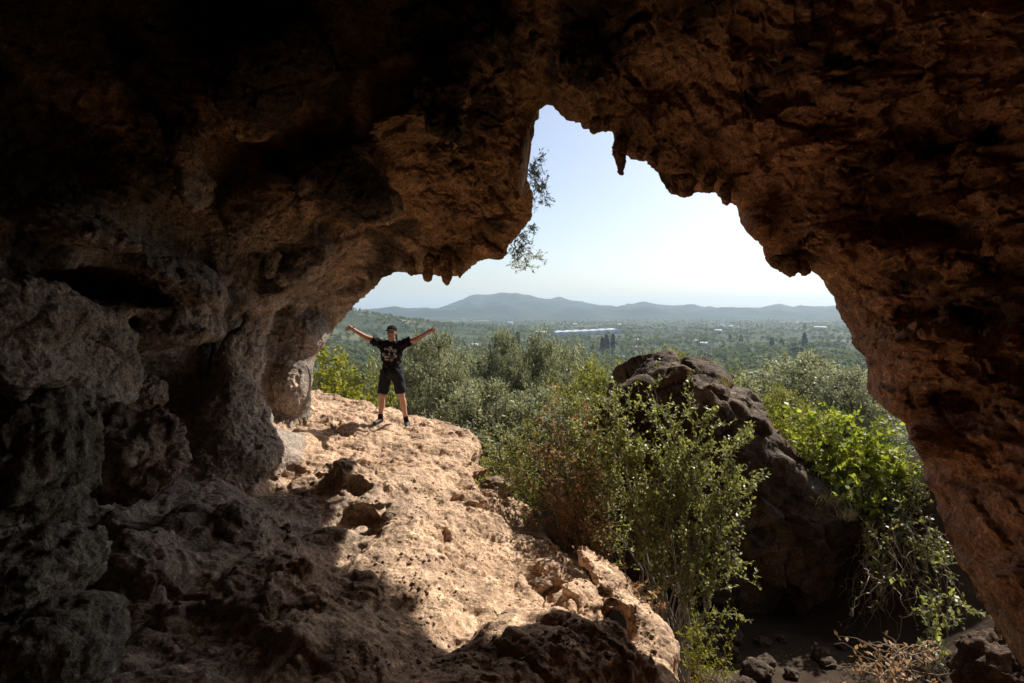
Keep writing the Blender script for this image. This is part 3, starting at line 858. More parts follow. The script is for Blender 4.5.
w = bpy.data.worlds.new('World'); SC.world = w; w.use_nodes = True
nt = w.node_tree; bg = nt.nodes['Background']
sky = nt.nodes.new('ShaderNodeTexSky'); sky.sky_type = 'NISHITA'; sky.sun_disc = False
sky.sun_elevation = SUN_EL; sky.sun_rotation = SUN_AZ
sky.air_density = 0.85; sky.dust_density = 1.8; sky.ozone_density = 0.35; sky.altitude = 100
nt.links.new(sky.outputs[0], bg.inputs['Color']); bg.inputs['Strength'].default_value = 0.091
sl = bpy.data.lights.new('sun', 'SUN'); sl.energy = 4.8; sl.angle = math.radians(0.5); sl.color = (1.0, 0.94, 0.86)
so_ = bpy.data.objects.new('sun', sl); COL.objects.link(so_)
so_.rotation_euler = Vector(SUN).to_track_quat('Z', 'Y').to_euler(); so_.location = (40, 40, 60)

cam = bpy.data.cameras.new('camera'); co = bpy.data.objects.new('camera', cam); COL.objects.link(co)
cam.sensor_width = 36.0; cam.lens = F / 1024 * 36.0
co.location = (0, 0, 0); co.rotation_euler = (math.radians(90), 0, 0)
cam.shift_y = -(341.5 - HY) / 1024
cam.clip_start = 0.05; cam.clip_end = 60000
SC.camera = co
vs = SC.view_settings
vs.view_transform = 'Standard'; vs.look = 'None'; vs.exposure = 0.68; vs.gamma = 1.0; vs.use_curve_mapping = False
SC.render.engine = 'CYCLES'
SC.cycles.max_bounces = 8; SC.cycles.diffuse_bounces = 7; SC.cycles.glossy_bounces = 2; SC.cycles.transmission_bounces = 4; SC.cycles.transparent_max_bounces = 8
SC.cycles.use_denoising = True
SC.cycles.sample_clamp_indirect = 8.0
# ------------------------------------------------------------------ free rocks
def cube_sphere(n):
    vs = []; fs = []; off = 0
    t = np.tan(np.linspace(-1, 1, n + 1) * math.pi / 4)
    A, B = np.meshgrid(t, t, indexing='ij')
    for axn in range(3):
        for sg in (1, -1):
            p = np.empty((n + 1, n + 1, 3)); p[..., axn] = sg; p[..., (axn + 1) % 3] = A; p[..., (axn + 2) % 3] = B * sg
            i = np.arange((n + 1) ** 2).reshape(n + 1, n + 1) + off
            fs.append(np.stack([i[:-1, :-1].ravel(), i[1:, :-1].ravel(), i[1:, 1:].ravel(), i[:-1, 1:].ravel()], 1))
            vs.append(p.reshape(-1, 3)); off += (n + 1) ** 2
    v = np.concatenate(vs); v /= np.linalg.norm(v, axis=1)[:, None]
    key = np.round(v * 1e5).astype(np.int64)
    _, first, inv = np.unique(key, axis=0, return_index=True, return_inverse=True)
    return v[first].astype(np.float32), inv.reshape(-1)[np.concatenate(fs)].astype(np.int32)


_CS = {n: cube_sphere(n) for n in (10, 14, 40)}


def stone_mesh(r, seed, n=14, amp=0.16, flat=0.0, fine=0.02, tint=(0.3, 0.24, 0.18), ang=0.0, tv=0.35, fac=0.14):
    """Lumpy stone with half-sizes r; returns vertices, quads, tint."""
    v, q = _CS[n]
    r = np.asarray(r, np.float32)
    d = 1 + amp * 1.6 * fbm(v * 1.1 + seed * 7.7, 3) - amp * 0.8 * ridged(v * 1.7 + seed * 3.3, 3)
    p = v * r * d[:, None]
    nn = vnormals(p, q)
    sc = float(r.mean())
    f1_, c1_ = facets(p * (1.15 / max(sc, 0.02)) + seed * 3.1); f2_, _ = facets(p * (3.1 / max(sc, 0.02)) + seed * 1.7)
    p = p + nn * (sc * (fac * f1_ + 0.04 * f2_))[:, None]
    p = p + nn * ((fbm(p * (3.2 / max(sc, 0.15)) + seed, 4, gain=0.6) * 0.09 * sc + fbm(p * 16 + seed, 3, gain=.6) * fine))[:, None]
    a = math.radians(ang); ca, sa = math.cos(a), math.sin(a)
    p = np.stack([p[:, 0] * ca - p[:, 2] * sa, p[:, 1], p[:, 0] * sa + p[:, 2] * ca], 1)
    k = fbm(p * 2.2 + seed * 2, 3)
    t = np.asarray(tint)[None, :] * (1 + tv * k[:, None])
    return p.astype(np.float32), q, t.astype(np.float32)


def stone(name, px, py, d, a, b, c, label, cat, seed, ang=0, group=None, n=40, **kw):
    ctr = W(px, py, d)
    p, q, t = stone_mesh((a / F * d, c, b / F * d), seed, n, ang=ang, **kw)
    o = mesh_obj(name, p, q, M_ROCK, None, True, {'tint': t})
    o.location = ctr
    return tag(o, label, cat, group)


GREY = (0.28, 0.265, 0.225)
stone('boulder', 36, 462, 3.75, 48, 74, 0.5, 'smooth dark rounded boulder against the left cave wall, tallest of the stack', 'boulder', 1, ang=-14, tint=(0.24, 0.23, 0.19), amp=0.16, fac=0.05)
stone('boulder', 34, 575, 3.25, 52, 42, 0.5, 'dark rounded boulder in the left corner wedged between the tall one and the lowest one', 'boulder', 2, ang=-8, tint=GREY, amp=0.13, fac=0.05)
stone('boulder', 44, 664, 2.95, 64, 62, 0.45, 'grey rounded boulder at the bottom left corner, lowest of the stack', 'boulder', 3, ang=-12, tint=GREY, amp=0.13, fac=0.05)
stone('boulder', 146, 394, 6.2, 18, 18, 0.25, 'small rounded brown rock inside the low vault, behind the rough boulder', 'boulder', 9, ang=10, tint=(0.32, 0.26, 0.21), amp=0.15)
stone('boulder', 136, 452, 4.9, 54, 48, 0.55, 'rough brown boulder leaning under the low vault of the left wall', 'boulder', 8, ang=10, tint=(0.3, 0.24, 0.2), amp=0.25)
stone('boulder', 2, 530, 3.5, 22, 34, 0.3, 'small rounded stone at the left picture edge between two dark boulders', 'boulder', 5, tint=GREY, amp=0.13, fac=0.05)

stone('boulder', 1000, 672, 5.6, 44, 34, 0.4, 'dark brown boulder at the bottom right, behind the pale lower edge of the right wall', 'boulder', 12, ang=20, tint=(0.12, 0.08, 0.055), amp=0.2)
# drips on the lip of the roof, parts of the cave
_st = [(411, 268, 9.0, 6, 8), (429, 268, 8.8, 11, 14), (447, 268, 8.7, 11, 18), (459, 268, 8.6, 8, 10), (595, 126, 6.75, 10, 9), (621, 155, 6.75, 12, 20),
       (684, 186, 6.5, 17, 11), (709, 184, 6.45, 11, 9), (727, 194, 6.4, 10, 11), (788, 266, 6.4, 18, 11), (439, 267, 8.75, 8, 9), (641, 154, 6.75, 8, 7), (653, 161, 6.65, 9, 7), (673, 184, 6.55, 9, 9), (776, 262, 6.3, 9, 7), (803, 268, 6.35, 11, 8), (606, 125, 6.8, 7, 7)]
for k, (px, py, d, w_, l_) in enumerate(_st):
    q_ = W(px, py, d)
    v, q = _CS[40]
    rx = w_ * 0.5 / F * d; L0 = l_ / F * d
    p = v.copy()
    t = (1 - p[:, 2]) * 0.5                                  # 0 at the root, 1 at the tip
    prof = 1.30 - 0.60 * t ** 0.9 + 0.18 * np.sin(t * 8 + k) * t
    rad = 1.0 / np.maximum(np.sqrt(1 - np.clip(p[:, 2], -.999, .999) ** 2), 0.05) * np.sqrt(np.clip(1 - np.abs(2 * t - 1) ** 3.5, 0, 1))
    p[:, 0] *= rad * prof * rx; p[:, 1] *= rad * prof * rx * 1.3; p[:, 2] *= L0
    p[:, 0] += 0.25 * rx * np.sin(t * 3 + 2 * k)
    nn = vnormals(p, q)
    p = p + nn * (fbm(p * (0.7 / rx) + k * 5, 5, gain=0.7) * 0.62 * rx)[:, None]
    o = mesh_obj('stalactite', p, q, M_ROCK, CAVE, True, {'tint': np.tile(np.array([[0.36, 0.225, 0.13]], np.float32), (len(p), 1))})
    o.location = q_

# the big slab outside, dark front, sunlit crest
BPOLY = [(575, 520), (584, 430), (600, 402), (624, 376), (645, 365), (672, 363), (700, 369), (722, 380), (748, 402), (768, 424), (793, 452), (814, 476), (840, 500), (860, 530), (878, 562), (890, 596), (898, 650), (905, 740), (900, 860), (560, 860)]
bv = 0.06
axb, (X, Y, Z) = grid_points((0.4, 7.2, -6.0), (6.9, 11.6, 0.2), bv)
sd = poly_sd(CX + F * X / Y, HY - F * Z / Y, BPOLY) * Y / F
front = 8.75 - 0.16 * np.clip(Z + 2.4, -3, 3) + 0.10 * (X - 3.5)
S = smax(sd + 0.22 * np.clip(9.6 - Y, 0, 3), np.maximum(front - Y, Y - 11.2 + 0.25 * Z), 0.35)
S = np.minimum(S, 2)
P = np.stack([X.ravel(), Y.ravel(), Z.ravel()], 1)
nr_ = np.abs(S.ravel()) < 0.5
g = np.zeros(len(P), np.float32)
g[nr_] = 0.22 * fbm(P[nr_] * 0.9 + 30, 3) - 0.12 * (ridged(P[nr_] * np.array([1.2, 1.2, 1.6]) + 60, 3) - 0.35)
S = S + g.reshape(S.shape)
V, Q = surface_nets(S, (axb[0][0], axb[1][0], axb[2][0]), bv)
mk = V[Q].mean(1)[:, 1] < 10.6
V, Q, _ = subdivide(V, Q, mk)
V = smooth_verts(V, Q, np.ones(len(V), bool), 2)
Nn = vnormals(V, Q)
r1 = ridged(V * 2.8 + 4, 4, gain=0.55)
fa, c1 = facets(V * np.array([0.9, 0.9, 1.3], np.float32) + 5); fb, _ = facets(V * 3.2 + 9)
V = (V + Nn * (0.34 * fa + 0.06 * fb - 0.05 * np.exp(-(c1 / .06) ** 2) - 0.04 * (r1 - 0.3) + 0.03 * fbm(V * 7 + 9, 4, gain=0.6) - 0.04 * np.clip(fbm(V * 5 + 8, 3) - 0.25, 0, 1))[:, None]).astype(np.float32)
Nn = vnormals(V, Q)
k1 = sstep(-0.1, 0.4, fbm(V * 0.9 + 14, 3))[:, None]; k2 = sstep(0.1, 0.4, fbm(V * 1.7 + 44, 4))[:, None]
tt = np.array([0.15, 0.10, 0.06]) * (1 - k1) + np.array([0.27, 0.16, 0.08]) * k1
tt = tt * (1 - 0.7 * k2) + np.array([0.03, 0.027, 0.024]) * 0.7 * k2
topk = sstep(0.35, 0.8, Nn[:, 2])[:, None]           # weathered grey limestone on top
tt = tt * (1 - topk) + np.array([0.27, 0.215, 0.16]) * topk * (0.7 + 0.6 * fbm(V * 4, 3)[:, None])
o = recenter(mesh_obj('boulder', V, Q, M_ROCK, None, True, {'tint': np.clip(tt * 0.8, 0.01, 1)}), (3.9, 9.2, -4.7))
tag(o, 'huge slanting boulder with a dark front and sunlit crest beyond the green bush', 'boulder')
del X, Y, Z, S, P

# loose stones on the gully floor
_rs = np.random.default_rng(21)
for k in range(24):
    d = _rs.uniform(6.0, 7.9); px = _rs.uniform(690, 905) ; s_ = _rs.choice([0.06, 0.09, 0.13, 0.2], p=[.35, .35, .2, .1])
    x = (px - CX) / F * d
    z = float(land_h(np.array([x]), np.array([d]))[0])
    p, q, t = stone_mesh((s_ * _rs.uniform(.8, 1.5), s_, s_ * _rs.uniform(.55, .9)), 30 + k, 10, amp=0.25, fine=0.006, tint=(0.13, 0.10, 0.075))
    o = mesh_obj('stone', p, q, M_ROCK, None, True, {'tint': t}); o.location = (x, d, z + s_ * 0.3); o.rotation_euler = (0, 0, _rs.uniform(0, 6))
    tag(o, 'small loose stone lying on the dark gully floor below the big boulder', 'stone', 'loose stones on the gully floor')
# a few stones that lie on the lower ledge
for (px, py, d, s_, lb) in ((500, 508, 8.3, 0.16, 'pale stone below the overhanging end of the ledge'), (497, 486, 8.9, 0.2, 'reddish flat slab stone at the foot of the dry shrub'), (540, 585, 5.9, 0.09, 'small stone in the dry dirt of the lower ledge'), (478, 512, 7.9, 0.1, 'small pale stone under the dark ledge corner')):
    c = W(px, py, d)
    p, q, t = stone_mesh((s_ * 1.4, s_, s_ * .7), int(px), 14, amp=0.2, fine=0.008, tint=(0.38, 0.28, 0.2))
    o = mesh_obj('stone', p, q, M_ROCK, None, True, {'tint': t}); o.location = c
    tag(o, lb, 'stone')

# gravel and litter in the dirt of the lower ledge: too many to count
_rg = np.random.default_rng(8)
gv, gq, gt = [], [], []
v0, q0 = cube_sphere(2)
SC.view_layers[0].update(); inv = LEDGE.matrix_world.inverted(); n0 = 0
for k in range(2600):
    px, py = _rg.uniform(330, 660), _rg.uniform(480, 670)
    dv = Vector(W(px, py, 1.0)).normalized()
    hit, loc, nrm, _ = LEDGE.ray_cast(inv @ Vector((0, 0, 0)), dv)
    if not hit or nrm.z < 0.72: continue
    loc = LEDGE.matrix_world @ loc
    if fbm(np.array([[loc.x, loc.y, 0.0]]) * 1.3 + 5, 2)[0] < -0.08: continue
    s_ = 0.004 + 0.013 * _rg.uniform() ** 4
    p = v0 * np.array([s_ * _rg.uniform(.8, 1.6), s_ * _rg.uniform(.8, 1.3), s_ * .7]) * (1 + 0.25 * _rg.normal(size=(len(v0), 1)))
    a = _rg.uniform(0, 6.28); p = np.stack([p[:, 0] * math.cos(a) - p[:, 1] * math.sin(a), p[:, 0] * math.sin(a) + p[:, 1] * math.cos(a), p[:, 2]], 1)
    gv.append(p + np.array(loc) + (0, 0, s_ * .3)); gq.append(q0 + n0); n0 += len(v0)
    gt.append(np.tile(np.array([[0.46, 0.34, 0.24]]) * _rg.uniform(.7, 1.3), (len(v0), 1)))
o = mesh_obj('gravel', np.concatenate(gv), np.concatenate(gq).astype(np.int32), M_ROCK_SUN, None, False, {'tint': np.concatenate(gt)})
tag(o, 'small gravel and crumbs of stone scattered on the sunlit lower ledge', 'gravel', kind='stuff')
# ------------------------------------------------------------------ plants
class Plant:
    """Collects wood tubes and leaves of one plant."""
    def __init__(s, seed):
        s.r = np.random.default_rng(seed); s.wood = MB(); s.lp = []; s.ld = []; s.ls = []; s.lt = []

    def path(s, a, b, n=9, lift=0.2, wob=0.06):
        a = np.asarray(a, float); b = np.asarray(b, float)
        t = np.linspace(0, 1, n)[:, None]
        L = np.linalg.norm(b - a)
        p = a + (b - a) * t
        p[:, 2] += lift * L * 4 * (t * (1 - t))[:, 0] * 0.5
        w = np.cumsum(s.r.normal(size=(n, 3)), 0) * wob * L / math.sqrt(n)
        w -= t * w[-1]; w[0] = 0
        return p + w

    def leaf(s, P, D, size, tone):
        s.lp.append(np.atleast_2d(P)); s.ld.append(np.atleast_2d(D))
        n = len(s.lp[-1])
        s.ls.append(np.broadcast_to(size, (n,)).astype(float)); s.lt.append(np.broadcast_to(tone, (n,)).astype(float))

    def twig(s, a, d, L, r0, spacing, size, tone=(0.2, 0.8), curl=0.25, up=0.15, spread=0.9, n=6, wood=True, tipbias=0.0):
        """A twig from a along d with leaves on it."""
        d = np.asarray(d, float); d = d / (np.linalg.norm(d) + 1e-9)
        pts = [np.asarray(a, float)]
        for _ in range(n - 1):
            d = d + s.r.normal(size=3) * curl * 0.6 + np.array([0, 0, up * 0.5]); d /= np.linalg.norm(d)
            pts.append(pts[-1] + d * L / (n - 1))
        pts = np.array(pts)
        if wood: tube(s.wood, pts, np.linspace(r0, r0 * 0.35, n), 3)
        m = max(2, int(L / spacing))
        t = s.r.uniform(tipbias, 1, m) * (n - 1)
        i = np.minimum(t.astype(int), n - 2); f = (t - i)[:, None]
        P = pts[i] * (1 - f) + pts[i + 1] * f
        D = (pts[i + 1] - pts[i]); D = D / np.linalg.norm(D, axis=1)[:, None] + s.r.normal(size=(m, 3)) * spread
        s.leaf(P, D, size * s.r.uniform(0.4, 1.35, m), s.r.uniform(*tone, m) if np.isscalar(tone[0]) else tone)
        return pts

    def stem(s, pts, r0, r1, sides=5):
        tube(s.wood, pts, np.linspace(r0, r1, len(pts)), sides)

    def leaves_mesh(s, name, mat, parent, aspect=0.42, droop=0.0, fold=0.18):
        P = np.concatenate(s.lp); D = np.concatenate(s.ld); S = np.concatenate(s.ls); T = np.concatenate(s.lt)
        D[:, 2] -= droop
        D /= np.linalg.norm(D, axis=1)[:, None] + 1e-9
        rnd = s.r.normal(size=D.shape); rnd[:, 2] += 1.2          # blades tend to face up
        side = np.cross(D, rnd); side /= np.linalg.norm(side, axis=1)[:, None] + 1e-9
        nrm = np.cross(side, D)
        S = S[:, None]
        mid = P + D * S * 0.45
        v = np.stack([P, mid + side * S * aspect * 0.5 + nrm * S * fold * 0.5, P + D * S, mid - side * S * aspect * 0.5 + nrm * S * fold * 0.5], 1).reshape(-1, 3)
        q = np.arange(len(v)).reshape(-1, 4)
        return mesh_obj(name, v, q, mat, parent, False, {'tone': np.repeat(T, 4)})

    def make(s, root, leafname, leafmat, woodname, woodmat, aspect=0.42, droop=0.0, off=None):
        off = np.zeros(3) if off is None else np.asarray(off, float)
        s.lp = [p - off for p in s.lp]; s.wood.v = [v - off.astype(np.float32) for v in s.wood.v]
        a = s.leaves_mesh(leafname, leafmat, root, aspect, droop)
        b = s.wood.build(woodname, woodmat, root)
        return a, b


M_GREEN = leaf_mat('small_green_leaves', (0.13, 0.14, 0.045), (0.48, 0.46, 0.20), 0.45, 0.4, 0.5, (1.15, 1.2, 0.65))
M_DRYLEAF = leaf_mat('dry_brown_leaves', (0.24, 0.15, 0.08), (0.58, 0.39, 0.23), 0.3, 0.7, 0.15, (1.1, 0.95, 0.7))
M_MIX = leaf_mat('yellowing_leaves', (0.11, 0.12, 0.035), (0.38, 0.34, 0.13), 0.35)
M_OLIVE = leaf_mat('olive_leaves', (0.10, 0.11, 0.055), (0.42, 0.42, 0.27), 0.42, 0.5, 0.35, (1.1, 1.12, 0.85))
M_BRIGHT = leaf_mat('bright_vine_leaves', (0.10, 0.13, 0.025), (0.44, 0.45, 0.10), 0.45)
M_YELLOW = leaf_mat('yellow_green_leaves', (0.12, 0.14, 0.025), (0.40, 0.36, 0.05), 0.45)
M_STRAW = leaf_mat('straw', (0.22, 0.17, 0.10), (0.46, 0.37, 0.24), 0.2, 0.8, 0.1)


def shrub(name, label, cat, base, tips, seed, leafmat, woodmat, r0=0.018, twigs=14, twl=0.45, spacing=0.014, size=0.05, tone=(0.1, 0.9), up=0.25, aspect=0.42, lift=0.25,
          tmin=0.25, wob=0.10, group=None, sub=3, spread=0.9, leafname='foliage', woodname='stems', droop=0.0):
    """Several stems from the base to the tips; twigs, side twigs and leaves along them."""
    P = Plant(seed)
    for tp in tips:
        b0 = base + P.r.normal(size=3) * np.array([0.08, 0.08, 0.0])
        pts = P.path(b0, tp, 12, lift, wob)
        P.stem(pts, r0 * P.r.uniform(.7, 1.2), r0 * 0.25)
        for _ in range(twigs):
            t = P.r.uniform(tmin, 1) * 10.99; i = int(t)
            a = pts[i] + (pts[i + 1] - pts[i]) * (t - i)
            d = (pts[i + 1] - pts[i]) / np.linalg.norm(pts[i + 1] - pts[i]) * 0.8 + P.r.normal(size=3) * 0.75 + np.array([0, 0, up])
            tw = P.twig(a, d, twl * P.r.uniform(0.5, 1.2), r0 * 0.3, spacing, size, tone, up=up * 0.6, spread=spread)
            for _ in range(sub):
                j = P.r.integers(1, 5)
                P.twig(tw[j], tw[j] - tw[j - 1] + P.r.normal(size=3) * 0.06, twl * P.r.uniform(0.25, 0.55), r0 * 0.18, spacing, size, tone, up=up * 0.6, spread=spread)
    root = empty(name, base, label, cat, group)
    P.make(root, leafname, leafmat, woodname, woodmat, aspect, droop, base)
    return root


def ground_pt(px, d):
    x = (px - CX) / F * d
    return np.array([x, d, float(land_h(np.array([x]), np.array([d]))[0])])


# the big green bush in front of the boulder
tips = [W(*t) for t in ((742, 425, 7.0), (728, 455, 6.8), (752, 480, 6.9), (700, 420, 7.1), (668, 408, 7.2), (640, 402, 7.3), (622, 425, 7.3), (680, 470, 6.7), (715, 510, 6.5), (735, 540, 6.6),
                        (650, 450, 6.9), (655, 500, 6.5), (690, 545, 6.3), (600, 455, 7.3), (630, 480, 6.9), (705, 450, 6.9), (670, 440, 7.0), (720, 580, 6.4), (585, 440, 7.5), (660, 560, 6.3), (640, 530, 6.5), (612, 405, 7.5), (600, 400, 7.6), (632, 392, 7.5), (655, 388, 7.4), (690, 405, 7.2))]
shrub('bush', 'leafy light green bush growing up in front of the dark boulder', 'bush', W(680, 668, 6.3) + np.array([0, 0, -0.2]), tips, 5, M_GREEN, M_BARK_PALE, 0.015, 15, 0.36, 0.019, 0.052, (0.05, 1.0), 0.4, 0.48, 0.22, 0.42)
# dry brown shrub left of it
tips = [W(*t) for t in ((520, 480, 8.0), (540, 455, 8.0), (560, 430, 8.1), (585, 420, 8.0), (600, 450, 7.7), (575, 470, 7.6), (545, 500, 7.6), (605, 490, 7.3), (580, 520, 7.3), (600, 540, 7.0), (530, 440, 8.5), (555, 410, 8.4), (560, 500, 7.2), (590, 505, 7.0), (570, 480, 7.3), (545, 520, 7.4), (600, 530, 6.9), (585, 470, 7.3))]
shrub('dry_shrub', 'half dry shrub with rust brown leaves between ledge and green bush', 'shrub', W(590, 590, 7.1), tips, 6, M_DRYLEAF, M_TWIG_DRY, 0.012, 10, 0.40, 0.026, 0.052, (0.0, 1.0), 0.2, 0.5, 0.2, 0.2)
tips = [W(*t) for t in ((510, 455, 8.4), (535, 425, 8.6), (565, 405, 8.6), (590, 400, 8.5), (548, 440, 8.2), (600, 420, 8.0), (575, 395, 8.8), (505, 480, 8.3), (525, 500, 8.0), (590, 455, 7.9), (560, 470, 7.9))]
shrub('shrub', 'yellowing green shrub with orange tinted tips behind the dry brown shrub', 'shrub', W(560, 560, 8.4), tips, 7, M_MIX, M_BARK, 0.014, 17, 0.42, 0.020, 0.05, (0.0, 1.0), 0.3, 0.45, 0.2, 0.3)
tips = [W(*t) for t in ((470, 470, 9.6), (490, 455, 9.7), (510, 440, 9.8), (520, 465, 9.4), (500, 480, 9.3), (480, 490, 9.2), (530, 430, 9.9), (535, 480, 9.2), (475, 445, 10.2))]
shrub('shrub', 'fine leaved grey green shrub just beyond the overhanging end of the ledge', 'shrub', W(505, 540, 9.6), tips, 8, M_GREEN, M_BARK, 0.012, 14, 0.40, 0.022, 0.045, (0.2, 0.9), 0.3, 0.4, 0.2, 0.3)
tips = [W(*t) for t in ((466, 452, 10.6), (478, 448, 10.7), (486, 460, 10.5), (472, 440, 10.8))]
shrub('sapling', 'small bright green sapling behind the ledge edge', 'sapling', W(476, 500, 10.7), tips, 9, M_BRIGHT, M_BARK, 0.010, 8, 0.22, 0.028, 0.07, (0.4, 1.0), 0.2, 0.6)
tips = [W(*t) for t in ((560, 440, 7.7), (580, 430, 7.7), (545, 470, 7.8), (600, 410, 7.7), (610, 440, 7.4), (570, 485, 7.5), (595, 500, 7.2), (625, 520, 6.9), (615, 400, 7.8), (590, 465, 7.4))]
shrub('shrub', 'leafy mid green shrub mixed through the rust brown dry shrub', 'shrub', W(620, 590, 7.1), tips, 20, M_GREEN, M_BARK, 0.012, 9, 0.38, 0.022, 0.048, (0.2, 1.0), 0.3, 0.45, 0.2, 0.3)
# small ones along the ledge's right side
tips = [W(*t) for t in ((640, 575, 5.7), (655, 590, 5.6), (620, 565, 5.9), (632, 590, 5.6), (660, 600, 5.5), (648, 606, 5.4), (610, 570, 5.9))]
shrub('dry_sprig', 'small sprig of dry tan leaves over the ridge of ledge stones', 'shrub', W(650, 640, 5.7), tips, 10, M_DRYLEAF, M_TWIG_DRY, 0.007, 6, 0.16, 0.02, 0.045, (0.5, 1.0), 0.1, 0.55, sub=1)
tips = [W(*t) for t in ((700, 625, 5.0), (715, 640, 5.0), (690, 640, 4.9), (725, 655, 5.0), (700, 660, 4.9), (685, 660, 4.8), (710, 670, 4.9), (695, 615, 5.1), (735, 630, 5.1), (730, 610, 5.2))]
shrub('herb_tuft', 'pale yellow green herb at the bottom beside the last ledge stone', 'herb', W(700, 705, 5.0), tips, 12, M_YELLOW, M_TWIG_DRY, 0.006, 9, 0.17, 0.014, 0.036, (0.0, 0.75), 0.3, 0.3, sub=1)
# bright climbing plants right of the boulder
_vt = []
_rv = np.random.default_rng(4)
VP = [(765, 418), (800, 410), (850, 408), (885, 425), (905, 455), (915, 505), (900, 535), (870, 520), (845, 495), (815, 470), (785, 440)]
while len(_vt) < 60:
    u, v = _rv.uniform(760, 920), _rv.uniform(405, 545)
    if poly_sd(np.array([u]), np.array([v]), VP)[0] < 0:
        _vt.append(W(u, v, 10.2 - 0.010 * (v - 400) + _rv.uniform(-.5, .4)))
shrub('fig_shrub', 'broad sunlit shrub with bright green leaves filling the gap right of the boulder', 'shrub', W(862, 560, 9.4), _vt, 13, M_BRIGHT, M_BARK, 0.012, 6, 0.38, 0.036, 0.10, (0.0, 1.0), 0.15, 0.62, 0.25, 0.6, sub=2)
tips = [W(*t) for t in ((770, 415, 11.2), (790, 422, 11), (800, 440, 10.8), (780, 430, 11), (760, 405, 11.4), (815, 455, 10.6), (830, 470, 10.3), (748, 396, 11.4), (795, 408, 11.4))]
shrub('shrub', 'low yellow green shrub along the right side of the boulder crest', 'shrub', W(810, 500, 11), tips, 14, M_YELLOW, M_BARK, 0.012, 14, 0.36, 0.02, 0.055, (0.1, 0.9), 0.35, 0.35)
tips = [ground_pt(px, d) + np.array([0, -0.25, _rv.uniform(.15, .6)]) for px, d in ((860, 8.6), (880, 8.4), (900, 8.6), (920, 8.3), (935, 8.0), (890, 9.0), (870, 9.2), (910, 9.2), (940, 8.8), (855, 9.4), (925, 9.0), (900, 8.0), (945, 7.6))]
shrub('shrub', 'dusky dark green shrub covering the shaded bank under the bright shrub', 'shrub', ground_pt(900, 8.8), tips, 19, M_GREEN, M_TWIG_DRY, 0.010, 12, 0.40, 0.03, 0.06, (0.0, 0.5), 0.1, 0.5, sub=2)
# hanging creeper and dry bramble in the dark corner
P = Plant(15)
a0 = W(868, 520, 8.6)
for (e, lift) in (((884, 606, 8.1), 0.0), ((872, 560, 8.3), 0.0), ((890, 575, 8.4), 0.05)):
    pts = P.path(a0, W(*e), 10, lift, 0.06); P.stem(pts, 0.006, 0.003, 4)
    for p in pts[2:]:
        for s_ in range(6):
            P.leaf(p + P.r.normal(size=3) * 0.03, P.r.normal(size=3), 0.075, P.r.uniform(0.3, 1))
root = empty('creeper', a0, 'hanging strand of round bright leaves over the dark lower boulder', 'creeper')
P.make(root, 'foliage', M_BRIGHT, 'stems', M_BARK, 0.8, 0.3, a0)
P = Plant(16)
a0 = ground_pt(905, 8.3)
for k in range(150):
    u, v = P.r.uniform(862, 945), P.r.uniform(515, 610); d = P.r.uniform(7.6, 9.2)
    a = W(u, v, d); b = W(u + P.r.normal() * 26, v + P.r.uniform(10, 75), d - P.r.uniform(-.3, .5))
    pts = P.path(a, b, 8, 0.15, 0.16); P.stem(pts, 0.006, 0.0025, 3)
    if k % 2 == 0:
        m = 7; P.leaf(pts[P.r.integers(1, 8, m)], P.r.normal(size=(m, 3)), 0.05, P.r.uniform(0, 1, m))
root = empty('bramble', a0, 'tangle of thin dry stems hanging below the bright shrub by the right wall', 'bramble')
P.make(root, 'foliage', M_GREEN, 'stems', M_TWIG_DRY, 0.6, 0.2, a0)
tips = [W(*t) for t in ((925, 610, 6.8), (938, 590, 6.9), (932, 630, 6.7), (945, 560, 7.2), (920, 580, 7.1), (940, 645, 6.6))]
shrub('shrub', 'sparse dark leaved shrub at the foot of the right cave wall', 'shrub', W(938, 690, 6.9), tips, 17, M_GREEN, M_BARK_PALE, 0.012, 6, 0.25, 0.03, 0.075, (0.2, 0.9), 0.1, 0.6, sub=1)
# heap of dry twigs
P = Plant(18)
a0 = ground_pt(890, 6.5)
for k in range(75):
    u = P.r.normal(900, 15); v = P.r.uniform(650, 700) ; d = P.r.uniform(6.0, 6.6)
    a = W(u, v, d); b = a + np.array([P.r.normal() * 0.24, P.r.normal() * 0.2, P.r.normal() * 0.08])
    pts = P.path(a, b, 6, 0.3, 0.14); P.stem(pts, 0.008, 0.003, 4)
    m = 4; P.leaf(pts[P.r.integers(0, 6, m)], P.r.normal(size=(m, 3)), 0.07, P.r.uniform(0.2, 1, m))
root = empty('twig_heap', a0, 'heap of dry pale twigs and dead leaves on the gully floor by the right wall', 'twig heap')
P.make(root, 'dead_leaves', M_DRYLEAF, 'stems', M_TWIG_DRY, 0.6, 0.0, a0)
# dry grass on the boulder's slope and on the ledge


